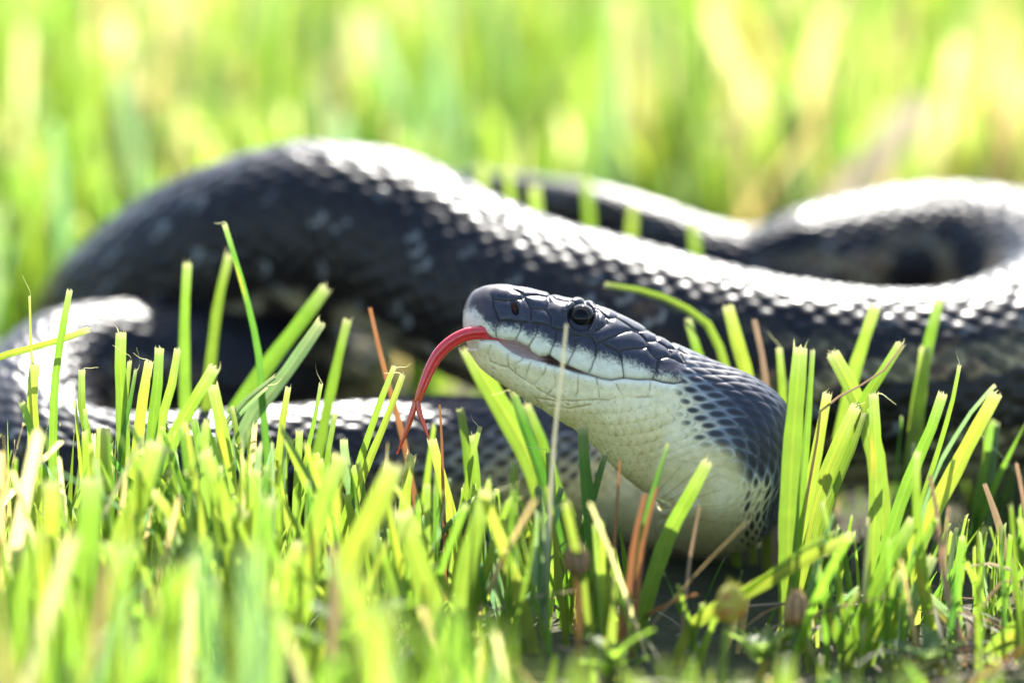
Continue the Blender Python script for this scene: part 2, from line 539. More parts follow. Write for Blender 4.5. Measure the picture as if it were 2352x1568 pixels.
SEAMS_LOW = [
    cC((1310, 600), (1200, 680), (1170, 800), (1190, 890)), cC((1480, 650), (1400, 850), (1370, 1000)),
    cC((1770, 720), (1760, 830), (1650, 980), (1530, 1110)),
    cC((850, 720), (1040, 750), (1190, 890), (1370, 1010), (1530, 1110), (1640, 1200), (1780, 1270), (1990, 1370), (2200, 1480)),
    cC((1560, 1330), (1700, 1530)), cC((700, 330), (640, 480), (690, 640), (850, 720)), cC((1020, 500), (1040, 740)),
    cD((0, 865), (100, 872), (270, 832), (450, 840), (700, 830)), cD((180, 660), (230, 770), (272, 852)), cD((600, 640), (590, 770), (560, 830)),
    cZ((1410, 800), (1405, 920), (1380, 970)), cZ((1240, 745), (1245, 880), (1200, 930)), cZ((1540, 820), (1560, 960)),
    cZ((1200, 1020), (1350, 1040), (1500, 1010)), cZ((1100, 960), (1250, 985), (1400, 985), (1560, 975)),
]
LIPU = np.array(cA((480, 880), (520, 915), (560, 960), (600, 1040), (720, 1110), (800, 1120), (900, 1150), (1180, 1165), (1300, 1230), (1430, 1300), (1480, 1390), (1640, 1480))
                + cC((1820, 520), (1950, 610), (2080, 700), (2160, 712), (2352, 800)) + cZ((1490, 797)) + cD((0, 606), (120, 628), (280, 600), (450, 624), (630, 616), (750, 652), (880, 669), (990, 660), (1300, 640)))
LIPL = np.array(cC((300, 290), (480, 235), (640, 240), (830, 262), (950, 370), (1080, 470), (1300, 590), (1450, 612), (1720, 682), (2050, 762), (2160, 796), (2352, 864)) + cZ((1490, 803)) + cD((0, 612), (120, 634), (280, 606), (450, 630), (630, 622), (750, 658), (880, 675), (990, 666), (1300, 646)))
DARKB = np.array(cA((-200, 560), (160, 600), (300, 600), (420, 610), (520, 740), (640, 880), (740, 950), (800, 960), (900, 930), (1250, 960), (1430, 1090), (1600, 1070), (1750, 1150), (1900, 1260))
                 + cB((0, 1130), (200, 1230), (300, 1190), (450, 1230), (600, 1310), (700, 1330), (900, 1370), (1100, 1430), (1210, 1500))
                 + cD((270, 400), (450, 460), (600, 545), (680, 590), (760, 570), (900, 620), (1050, 640), (1300, 700)))
EYE = (1333.0, 729.0)

DARK = np.array([0.042, 0.044, 0.060]); DARK2 = np.array([0.028, 0.028, 0.036])
PALE = np.array([0.80, 0.70, 0.42]); LIPC = np.array([0.78, 0.73, 0.56]); YEL = np.array([0.70, 0.57, 0.24])

def lerp(a, b, w):
    return a * (1 - w[..., None]) + b * w[..., None]

def build_snake_part(q, nc):
    P, th, base = ring_surface(q, nc)
    nr = len(q)
    Nn = normals(P)
    outw = P - hermite(tpar, allC, q)[:, None]
    flip = np.sign(np.einsum('ijk,ijk->ij', Nn, outw).mean())
    Nn = Nn * flip
    roll = math.radians(34) * sstep(tpar[12], tpar[21], q) * (1 - sstep(tpar[n_head + 1], tpar[n_head + 4], q))
    th = th + roll[:, None]
    th = np.where(th > math.pi, th - 2 * math.pi, th)
    hl, da, db, idn, wb, fb = lattice(th, q, 46 if nc > 300 else 38, 0.15 if nc > 300 else 0.9)
    at = np.abs(th)
    rloc = np.linalg.norm(hermite(tpar, allU, q), axis=1)[:, None]
    amp = np.clip((0.00044 if nc > 300 else 0.00078) * rloc / 0.015, 0.00004, 0.0011) + 0 * th
    X, Y, _ = proj(base.reshape(-1, 3))
    X = X.reshape(th.shape); Y = Y.reshape(th.shape)
    inhead = (q < tpar[17])[:, None] & (th < 9)
    # weight of the small-scale lattice against the head plates
    wl = sstep(1556, 1588, X + 0.30 * (Y - 830)) if nr else 0
    wl = np.where(inhead, wl, 1.0)
    # ---------- colour of the body lattice
    S = q[:, None] + 0 * th
    neck = 1 - sstep(tpar[n_head + 2], tpar[n_head + 6], S)
    deg0 = np.degrees(at)
    spot0 = (da / 0.74) ** 2 + ((db - 0.12) / 0.42) ** 2
    spot = 1 - sstep(0.15, 1.30, spot0)
    deg = np.degrees(at)
    # how dark a scale is: dorsal all dark, flanks only a spot, belly pale
    lev = deg + (idn - 0.5) * 22
    side = np.clip((lev - 44) / 62, 0, 1)
    cvx = np.interp(Y, [780, 872, 903, 931, 988, 1025, 1100, 1160, 1200], [1500, 1566, 1590, 1614, 1634, 1650, 1684, 1726, 1770])
    side_px = np.clip((92 - (X - cvx) + (idn - 0.5) * 34) / 176, 0, 1)
    wpx = 1 - sstep(tpar[18], tpar[21], S)
    side = side * (1 - wpx) + side_px * wpx
    rim = np.array([0.24, 0.265, 0.29])
    neckc = lerp(lerp(DARK * 1.05 + 0 * P, rim + 0 * P, sstep(0.0, 0.45, side)), PALE + 0 * P, sstep(0.35, 0.85, side))
    spotc = lerp(DARK2 * 1.1 + 0 * P, np.array([0.05, 0.045, 0.04]) + 0 * P, side)
    spot = 1 - sstep(0.10, 1.25, spot0 / np.clip(1.25 - 1.0 * side, 0.12, 1.0))
    neckc = lerp(neckc, spotc, spot * (1 - sstep(0.72, 0.97, side)))
    edge0 = sstep(0.55, 1.0, (da / 0.98) ** 2 + (db / 0.56) ** 2)
    neckc = neckc * (1 - 0.34 * edge0 * sstep(0.4, 0.8, side))[..., None]
    nz = vnoise(np.stack([S * 900, th * 14, idn * 0 + 1.5], -1))
    bn = vnoise(np.stack([S * 120, th * 3.2, th * 0 + 8.5], -1))
    neckc = lerp(neckc, lerp(PALE + 0 * P, YEL + 0 * P, sstep(0.3, 0.8, bn) * 0.8), np.maximum(sstep(100, 118, deg), sstep(0.9, 1.0, side)))
    # mid body: black with a loose net of pale yellow scale edges on the flanks, mottled cream belly
    blotch = vnoise(np.stack([S * 70 + 4, at * 4.2, th * 0 + 2.0], -1))
    big = vnoise(np.stack([S * 22 + 9, at * 1.3, th * 0 + 6.0], -1))
    edge = sstep(0.45, 0.95, (da / 0.95) ** 2 + (db / 0.5) ** 2)
    fl = sstep(38, 70, deg)
    bodyc = lerp(np.array([0.0075, 0.0072, 0.0090]) + 0 * P, np.array([0.020, 0.014, 0.010]) + 0 * P, fl * (0.3 + 0.7 * idn))
    speck = sstep(0.50, 0.62, blotch + (idn - 0.5) * 0.30) * sstep(0.35, 0.55, big) * fl
    bodyc = lerp(bodyc, lerp(np.array([0.46, 0.37, 0.19]) + 0 * P, np.array([0.30, 0.17, 0.08]) + 0 * P, sstep(0.55, 0.9, idn)), np.clip(speck, 0, 1) * (0.25 + 0.65 * edge))
    bodyc = lerp(bodyc, np.array([0.34, 0.35, 0.34]) + 0 * P, 0.6 * edge * sstep(0.86, 0.93, idn) * sstep(25, 55, deg))
    mot = sstep(0.40, 0.62, vnoise(np.stack([S * 150, th * 5.0, th * 0 + 5.0], -1)))
    bodyc = lerp(bodyc, lerp(np.array([0.50, 0.42, 0.24]) + 0 * P, np.array([0.05, 0.035, 0.03]) + 0 * P, mot), sstep(112, 130, deg))
    col = lerp(bodyc, neckc, neck)
    rough = 0.46 - 0.12 * idn
    rough = np.where(deg > 110, 0.45, rough)
    h = hl * amp
    h = h * np.where(neck > 0.5, 1 - 0.30 * sstep(92, 116, deg), 1.0)
    # ---------- the head
    if inhead.any():
        m = inhead & (wl < 0.999)
        pts = np.stack([X[m], Y[m]], 1)
        x, y = pts[:, 0], pts[:, 1]
        d1 = seg_dist(pts, SEAMS); d2 = seg_dist(pts, SEAMS_LOW)
        yu = np.interp(x, LIPU[:, 0], LIPU[:, 1], left=-1)
        yl = np.interp(x, LIPL[:, 0], LIPL[:, 1])
        dl = seg_dist(pts, [LIPU]); dll = seg_dist(pts, [LIPL])
        xs0, xs1 = LIPU[0, 0], LIPU[-4, 0]
        inm = (x > xs0) & (x < xs1) & (y > yu) & (y < yl)
        ins = np.minimum(y - yu, yl - y)
        upper = (y < yu) | (yu < 0) & (y < 800)
        hh = np.zeros(len(x))
        hh += 0.00030 * (1 - np.exp(-(d1 / 9) ** 1.5)) - 0.00030 * np.exp(-(d1 / 2.0) ** 2)
        hh += (0.00014 * (1 - np.exp(-(d2 / 9) ** 1.5)) - 0.00022 * np.exp(-(d2 / 1.8) ** 2)) * (~upper)
        lipb = np.minimum(dl, 40)
        hh += np.where(~inm & upper, 0.00045 * np.exp(-((lipb - 14) / 16) ** 2), 0)
        hh += np.where(~inm & ~upper, 0.00030 * np.exp(-((dll - 10) / 12) ** 2), 0)
        hh -= np.where(inm, np.clip(ins * 1.1, 0, 22) * K + 0.0003, 0)
        hh -= np.where(~inm & (x > xs0 + 8) & (x < xs1 + 40), 0.00055 * np.exp(-(np.minimum(dl, dll) / 2.0) ** 2), 0)
        # eye socket and brow, nostril, canthus
        de = np.hypot((x - EYE[0]), (y - EYE[1]) * 0.92)
        hh -= 0.0010 * (1 - sstep(26, 33, de))
        hh += 0.00014 * np.exp(-((de - 36) / 4) ** 2) * (y > 715) - 0.00018 * np.exp(-((de - 42) / 2.2) ** 2)
        hh += 0.00045 * np.exp(-((de - 35) / 9) ** 2) * sstep(722, 706, y)
        ct, sn = math.cos(0.28), math.sin(0.28)
        nx, ny = x - 1182.5, y - 709.5
        dn = np.hypot((nx * ct - ny * sn) / 8.5, (nx * sn + ny * ct) / 17.0)
        hh -= 0.0012 * (1 - sstep(0.55, 1.1, dn)); hh += 0.00016 * np.exp(-((dn - 1.6) / 0.4) ** 2)
        # colour
        n1 = vnoise(np.stack([x / 5, y / 5, x * 0 + 2], 1)); n3 = vnoise(np.stack([x / 1.7, y / 1.7, x * 0 + 9], 1))
        n2 = vnoise(np.stack([x / 40, y / 40, x * 0 + 4], 1))
        yb = np.interp(x, DARKB[:, 0], DARKB[:, 1])
        pl = sstep(-13, 13, y - yb + (n1 - 0.5) * 11 + (n3 - 0.5) * 15)
        fr = sstep(1110, 1070, x)
        drk = lerp(DARK + 0 * pts[:, :1] * 0, DARK2 + 0 * pts[:, :1], np.clip(0.8 * n2 + 0.5 * np.exp(-((de - 36) / 16) ** 2), 0, 1))
        drk = drk * (0.85 + 0.3 * n1[:, None])
        drk = lerp(drk, np.array([0.075, 0.058, 0.056]) + 0 * drk, sstep(1150, 1090, x))
        low = np.clip((y - yl) / 60, 0, 1)
        palec = lerp(LIPC + 0 * drk, PALE + 0 * drk, sstep(0.02, 0.45, low))
        palec = lerp(palec, YEL + 0 * drk, 0.75 * sstep(0.35, 1.2, (y - yl) / 90 + 0.6 * (n2 - 0.5)))
        palec = np.where(upper[:, None], lerp(np.array([0.68, 0.64, 0.46]) + 0 * drk, np.array([0.60, 0.52, 0.42]) + 0 * drk, sstep(1125, 1085, x)), palec)
        c = lerp(drk, palec, np.where(upper, pl, 1.0))
        c = lerp(c, np.array([0.035, 0.026, 0.016]) + 0 * c, 0.78 * np.exp(-(d1 / 1.7) ** 2) * np.where(upper, 1, 0))
        c = lerp(c, np.array([0.30, 0.22, 0.08]) + 0 * c, 0.75 * np.exp(-(d2 / 1.5) ** 2) * (~upper) * sstep(0.1, 0.6, vnoise(np.stack([x / 12, y / 12, x * 0 + 6], 1))))
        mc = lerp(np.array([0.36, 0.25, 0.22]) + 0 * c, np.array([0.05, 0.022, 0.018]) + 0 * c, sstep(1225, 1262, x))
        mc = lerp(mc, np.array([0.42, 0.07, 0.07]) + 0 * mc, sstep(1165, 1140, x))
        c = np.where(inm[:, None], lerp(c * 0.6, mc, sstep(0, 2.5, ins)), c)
        c = lerp(c, np.array([0.03, 0.015, 0.012]) + 0 * c, 0.75 * np.exp(-(np.minimum(dl, dll) / 1.5) ** 2) * (x > 1255))
        c = lerp(c, lerp(np.array([0.11, 0.04, 0.022]) + 0 * c, np.array([0.012, 0.005, 0.004]) + 0 * c, sstep(698, 716, y)), 1 - sstep(0.75, 1.0, dn))
        c = lerp(c, DARK2 * 0.6 + 0 * c, np.exp(-((de - 27) / 4) ** 2) * 0.8)
        # flecks of dirt on the throat
        dirt = (vnoise(np.stack([x / 3.2, y / 2.6, x * 0 + 12], 1)) > 0.93) & (y > yl + 10) & ~upper
        c = np.where(dirt[:, None], c * 0.45 + np.array([0.03, 0.02, 0.0]), c)
        gul = sstep(0.6, 1.0, ((da[m]) / 0.98) ** 2 + (db[m] / 0.56) ** 2) * sstep(35, 70, y - yl) * (~upper)
        c = lerp(c, c * np.array([0.72, 0.66, 0.48]), gul * 0.8)
        w = wl[m]
        # small scales on the throat of the head keep a faint relief
        hthroat = h[m] * 1.1 * sstep(40, 90, y - yl) * (~upper)
        h[m] = (hh + hthroat) * (1 - w) + h[m] * w
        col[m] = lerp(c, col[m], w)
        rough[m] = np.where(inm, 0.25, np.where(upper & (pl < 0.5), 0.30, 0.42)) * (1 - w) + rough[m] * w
    # soft folds of skin where the neck bends
    fold = vnoise(np.stack([S * 60, th * 2.2, th * 0 + 21], -1)) - 0.5
    h = h + fold * 0.0006 * sstep(tpar[10], tpar[14], S)
    P = P + Nn * h[..., None]
    rgba = np.concatenate([np.clip(col, 0.004, 0.9), rough[..., None]], -1)
    return P, rgba

NC1, NC2 = 468, 234
P1, c1 = build_snake_part(q1, NC1)
P2, c2 = build_snake_part(q2, NC2)
v = [P1.reshape(-1, 3), P2.reshape(-1, 3)]
cc = [c1.reshape(-1, 4), c2.reshape(-1, 4)]
n1v = len(v[0]); n2v = len(v[1])
F = [grid_faces(len(q1), NC1), grid_faces(len(q2), NC2, base=n1v)]
# stitch the fine rings of head and neck to the coarser rings of the body
j = np.arange(NC2)
fa = n1v - NC1 + 2 * j; fb_ = n1v - NC1 + (2 * j + 1); fc = n1v - NC1 + (2 * j + 2) % NC1
ga = n1v + j; gb = n1v + (j + 1) % NC2
tri = np.concatenate([np.stack([fa, fb_, ga], 1), np.stack([fb_, fc, gb], 1), np.stack([fb_, gb, ga], 1)])
# close both ends
tip0, tip1 = n1v + n2v, n1v + n2v + 1
v.append(np.array([P1[0].mean(0), P2[-1].mean(0)])); cc.append(np.array([c1[0].mean(0), c2[-1].mean(0)]))
jj = np.arange(NC1); cap0 = np.stack([np.full(NC1, tip0), (jj + 1) % NC1, jj], 1)
lb = n1v + n2v - NC2; cap1 = np.stack([np.full(NC2, tip1), lb + j, lb + (j + 1) % NC2], 1)
allv = np.concatenate(v); allc = np.concatenate(cc)
quads = np.concatenate(F)
# face orientation: outward
p = allv[quads[len(q1) // 2 * NC1 + 3]]
nn = np.cross(p[1] - p[0], p[2] - p[0])
if nn @ (p[0] - hermite(tpar, allC, q1[len(q1)//2:len(q1)//2+1])[0]) < 0:
    quads = quads[:, ::-1]; tri = tri[:, ::-1]; cap0 = cap0[:, ::-1]; cap1 = cap1[:, ::-1]
base_pt = np.array([bC[4][0], bC[4][1], 0.0])
snake = empty('snake', base_pt)
tag(snake, 'black and grey snake with cream throat, raised head and red forked tongue, coiled in lawn', 'snake')
body = mesh_obj('body', allv, [quads, np.concatenate([tri, cap0, cap1])], M_SKIN, snake, allc, loc=base_pt)

# path samples, to keep the lawn out of the body
qp = np.arange(0, tpar[-1], 0.004)
PATH = hermite(tpar, allC, qp)
PATHR = 0.5 * (np.linalg.norm(hermite(tpar, allU, qp), axis=1) + np.linalg.norm(hermite(tpar, allS, qp), axis=1))

# ---- eyes
def eye(sign):
    # flank surface position at the eye
    tq = np.linspace(tpar[4], tpar[12], 240)
    Pm, th, bs = ring_surface(tq, 432)
    X, Y, _ = proj(bs.reshape(-1, 3))
    sgn = (Pm - bs).reshape(-1, 3) @ (-VIEW)
    d = np.hypot(X - EYE[0], Y - EYE[1]) + np.where(sgn * sign > 0, 0, 1e6)
    k = np.argmin(d)
    surf = Pm.reshape(-1, 3)[k]
    r = 32 * K
    ax = nrm(-VIEW * sign + RIGHT * -0.10 + UPC * 0.06)
    c = surf - ax * (r * 0.74)
    u = nrm(np.cross(ax, UPC)); w = np.cross(u, ax)
    n, mseg = 28, 40
    vs_, cs_ = [], []
    for i in range(n + 1):
        a = math.pi * i / n
        for jx in range(mseg):
            b = 2 * math.pi * jx / mseg
            vs_.append(c + r * (ax * math.cos(a) + (u * math.cos(b) + w * math.sin(b)) * math.sin(a)))
            rr = math.sin(a) if a < math.pi / 2 else 1
            if rr < 0.60: cs_.append((0.004, 0.004, 0.005))
            elif rr < 0.66: cs_.append((0.045, 0.038, 0.022))
            elif rr < 0.80: cs_.append((0.012, 0.010, 0.008))
            else: cs_.append((0.010, 0.009, 0.008))
    f = grid_faces(n + 1, mseg)
    return mesh_obj('eye', np.array(vs_), f[:, ::-1], M_EYE, snake, np.array(cs_), loc=base_pt)
eye(1); eye(-1)

# ---- tongue: one forked mesh
def tube(pts, rads, nc=14, flat=1.0, up=UPC, groove=0.0, dens=6, cols=None):
    pts = np.asarray(pts, float)
    ts = np.concatenate([[0], np.cumsum(np.linalg.norm(np.diff(pts, axis=0), axis=1))])
    q = np.linspace(0, ts[-1], (len(pts) - 1) * dens + 1)
    C = hermite(ts, pts, q); R = np.interp(q, ts, rads)
    T = nrm(np.gradient(C, axis=0))
    S = nrm(np.cross(T, up)); U = np.cross(S, T)
    ph = np.linspace(0, 2 * math.pi, nc, endpoint=False)
    rr = 1 - groove * np.exp(-((np.abs(((ph - 0.5) % (2 * math.pi)) - math.pi)) / 0.35) ** 2)
    V = C[:, None] + R[:, None, None] * (rr * np.cos(ph))[None, :, None] * S[:, None] * flat + R[:, None, None] * (rr * np.sin(ph))[None, :, None] * U[:, None]
    f = grid_faces(len(q), nc)
    vv = V.reshape(-1, 3)
    n0 = len(vv)
    vv = np.concatenate([vv, C[:1], C[-1:]])
    jx = np.arange(nc)
    caps = np.concatenate([np.stack([np.full(nc, n0), jx, (jx + 1) % nc], 1), np.stack([np.full(nc, n0 + 1), n0 - nc + (jx + 1) % nc, n0 - nc + jx], 1)])
    cl = None
    if cols is not None:
        c = np.stack([np.interp(q, ts, [a[k] for a in cols]) for k in range(3)], 1)
        cl = np.concatenate([np.repeat(c, nc, 0), c[:1], c[-1:]])
    return vv, f, caps, cl

def join(parts):
    vs_, qs, ts_, cs_ = [], [], [], []
    o = 0
    for vv, f, cps, cl in parts:
        vs_.append(vv); qs.append(f + o); ts_.append(cps + o); cs_.append(cl); o += len(vv)
    return np.concatenate(vs_), [np.concatenate(qs), np.concatenate(ts_)], np.concatenate(cs_)

red = (0.60, 0.028, 0.03); pk = (0.62, 0.08, 0.08); orn = (0.56, 0.07, 0.02)
tg = [(1175, 778, .0085), (1140, 772, .0064), (1108, 764, .0042), (1075, 767, .0030), (1040, 783, .0028), (1010, 810, .0028), (988, 846, .0030), (972, 885, .0032), (962, 912, .0034), (957, 930, .0035)]
parts = [tube([W(*p_) for p_ in tg], np.array([13, 15, 15.5, 15.5, 15, 14.5, 13, 11.5, 9.5, 6.5]) * K, nc=24, flat=0.8, groove=0.30, cols=[pk, pk, red, red, red, red, red, red, orn, orn])]
t1 = [(956, 918, .0034), (946, 952, .0036), (935, 985, .0038), (924, 1014, .0040), (912, 1042, .0044)]
t2 = [(958, 918, .0032), (964, 948, .0030), (973, 974, .0028), (981, 996, .0026), (986, 1012, .0024)]
parts.append(tube([W(*p_) for p_ in t1], np.array([6.5, 7.5, 6, 4.2, 1.0]) * K, nc=10, cols=[orn] * 5))
parts.append(tube([W(*p_) for p_ in t2], np.array([6, 6.5, 5.5, 3, 1.0]) * K, nc=10, cols=[orn] * 5))
tv, tf, tcol = join(parts)
mesh_obj('tongue', tv, tf, M_TONGUE, snake, tcol, loc=base_pt)

# ------------------------------------------------------------------ grass
KIND = {
    'g': (0.096, 0.172, 0.024), 'y': (0.150, 0.212, 0.034), 'd': (0.048, 0.125, 0.022), 'b': (0.10, 0.165, 0.09),  # d: green darkened, the shade on a blade put into its colour
    't': (0.34, 0.25, 0.16), 'o': (0.36, 0.17, 0.07), 'w': (0.42, 0.38, 0.27),
}
PALETIP = np.array([0.33, 0.32, 0.24])

def blade(points, width, kind, facing=0.0, fold=0.22, ragged=0.7, taper=0.25, base_w=0.75, seed=0, split=False):
    """points: world positions tip -> base. one leaf with a midrib fold and a torn, mown tip"""
    r = np.random.default_rng(seed)
    pts = np.asarray(points, float)[::-1]
    ts = np.concatenate([[0], np.cumsum(np.linalg.norm(np.diff(pts, axis=0), axis=1))])
    L = ts[-1]
    n = max(8, int(L / 0.0045))
    q = np.concatenate([np.linspace(0, L - 0.0014, n), [L]])
    C = hermite(ts, pts, q)
    T = nrm(np.gradient(C, axis=0))
    S = nrm(np.cross(T, VIEW)); Nn = np.cross(S, T)
    ang = facing + np.linspace(-0.25, 0.25, n + 1) * r.uniform(-1, 1)
    S2 = S * np.cos(ang)[:, None] + Nn * np.sin(ang)[:, None]
    N2 = np.cross(S2, T)
    u = q / L
    wd = width * (base_w + (1 - base_w) * sstep(0, 0.35, u)) * (1 - taper * sstep(0.5, 1, u) ** 1.2)
    wd = wd * (1 + 0.05 * np.sin(q * 500 + r.uniform(0, 6)))
    nc = 8
    ac = np.linspace(-1, 1, nc + 1)
    V = C[:, None] + (S2 * (wd / 2)[:, None])[:, None] * ac[None, :, None] + N2[:, None] * ((wd / 2)[:, None] * (fold * (1 - np.abs(ac))[None, :] + 0.05 * np.cos(ac * 9)[None]))[..., None]
    V = V.reshape(-1, 3)
    f = grid_faces(n + 1, nc + 1, wrap=False)
    base = np.array(KIND[kind]) * r.uniform(0.85, 1.18) * np.array([r.uniform(0.88, 1.15), 1, 1])
    c = np.repeat(np.tile(base, (n + 1, 1)), nc + 1, 0)
    uu = np.repeat(u, nc + 1); aa = np.tile(ac, n + 1)
    if kind in 'gydb':
        c = lerp(c, c * np.array([1.35, 1.12, 1.2]), np.exp(-(aa / 0.12) ** 2))          # pale midrib
        c = lerp(c, np.array([0.22, 0.24, 0.08]) + 0 * c, 0.5 * sstep(0.22, 0.0, uu))     # pale sheath
        c = lerp(c, PALETIP * 0.8 + 0 * c, 0.75 * sstep(1 - 0.0022 / L, 1, uu))
        if r.random() < 0.3:
            p0 = r.uniform(0.3, 0.9)
            c = lerp(c, np.array([0.36, 0.22, 0.04]) + 0 * c, 0.7 * np.exp(-((uu - p0) * L / 0.0015) ** 2 - ((aa - r.uniform(-.6, .6)) / 0.4) ** 2))
    alpha = (aa * 0.5 + 0.5)
    vs_, qs, ts_, cs_ = [V], [f], [], [np.concatenate([c, alpha[:, None]], 1)]
    o = len(V)
    # torn fibres at the cut
    last = V[-(nc + 1):]
    tdir = T[-1]
    for k in range(nc):
        ln = width * ragged * r.uniform(0.02, 0.42) * (2.2 if r.random() < 0.2 else 1)
        a, b = last[k], last[k + 1]
        side = S2[-1] * r.normal(0, 0.25) + N2[-1] * r.normal(0, 0.3)
        m_ = (a + b) / 2 + (tdir + side) * ln * 0.55
        tip = m_ + (tdir + side * 2.2) * ln * 0.45
        hw = (b - a) * 0.20
        vs_.append(np.array([a, b, m_ + hw, m_ - hw, tip])); qs.append(np.array([[o, o + 1, o + 2, o + 3]])); ts_.append(np.array([[o + 3, o + 2, o + 4]]))
        pc = PALETIP * r.uniform(0.8, 1.25) if kind in 'gydb' else np.array(KIND[kind]) * 1.1
        bc = c[-1]
        cs_.append(np.concatenate([np.array([bc, bc, pc, pc, pc]), np.full((5, 1), 0.5)], 1)); o += 5
    # a loose pale fibre peeled off by the mower
    for _ in range(0 if kind in 'two' or r.random() < 0.6 else 1):
        p_ = last[r.integers(0, nc + 1)]
        dr = nrm(tdir * r.uniform(0.2, 1) + S2[-1] * r.normal(0, 0.8) + N2[-1] * r.normal(0, 0.5))
        cu_ = nrm(np.cross(dr, VIEW)) * r.normal(0, 0.5)
        ln = r.uniform(0.002, 0.005)
        tt = np.linspace(0, 1, 7)[:, None]
        cen = p_ + dr * tt * ln + cu_ * (tt ** 2) * ln + UPC * np.sin(tt * 7) * ln * 0.04
        hw = UPC * 0.00006 * (1 - 0.6 * tt)
        vs_.append(np.concatenate([cen - hw, cen + hw])); k_ = np.arange(6)
        qs.append(np.stack([o + k_, o + k_ + 1, o + k_ + 8, o + k_ + 7], 1))
        cs_.append(np.concatenate([np.tile(PALETIP * 1.6, (14, 1)), np.full((14, 1), 0.5)], 1)); o += 14
    return np.concatenate(vs_), [np.concatenate(qs), np.concatenate(ts_)], np.concatenate(cs_)

def to_ground(pts, lean=0.35):
    """continue a run of world points down into the soil"""
    p, pv = pts[-1], pts[-2]
    d = nrm(p - pv)
    out = list(pts)
    zz = p[2]
    if zz > 0.002:
        dz = max(-d[2], 0.55)
        d = nrm(np.array([d[0], d[1], -dz]))
        m_ = p + d * (zz * 0.5 / dz)
        d2 = nrm(np.array([d[0] * lean, d[1] * lean, -1.0]))
        e = m_ + d2 * ((m_[2] + 0.003) / -d2[2])
        out += [m_, e]
    return out

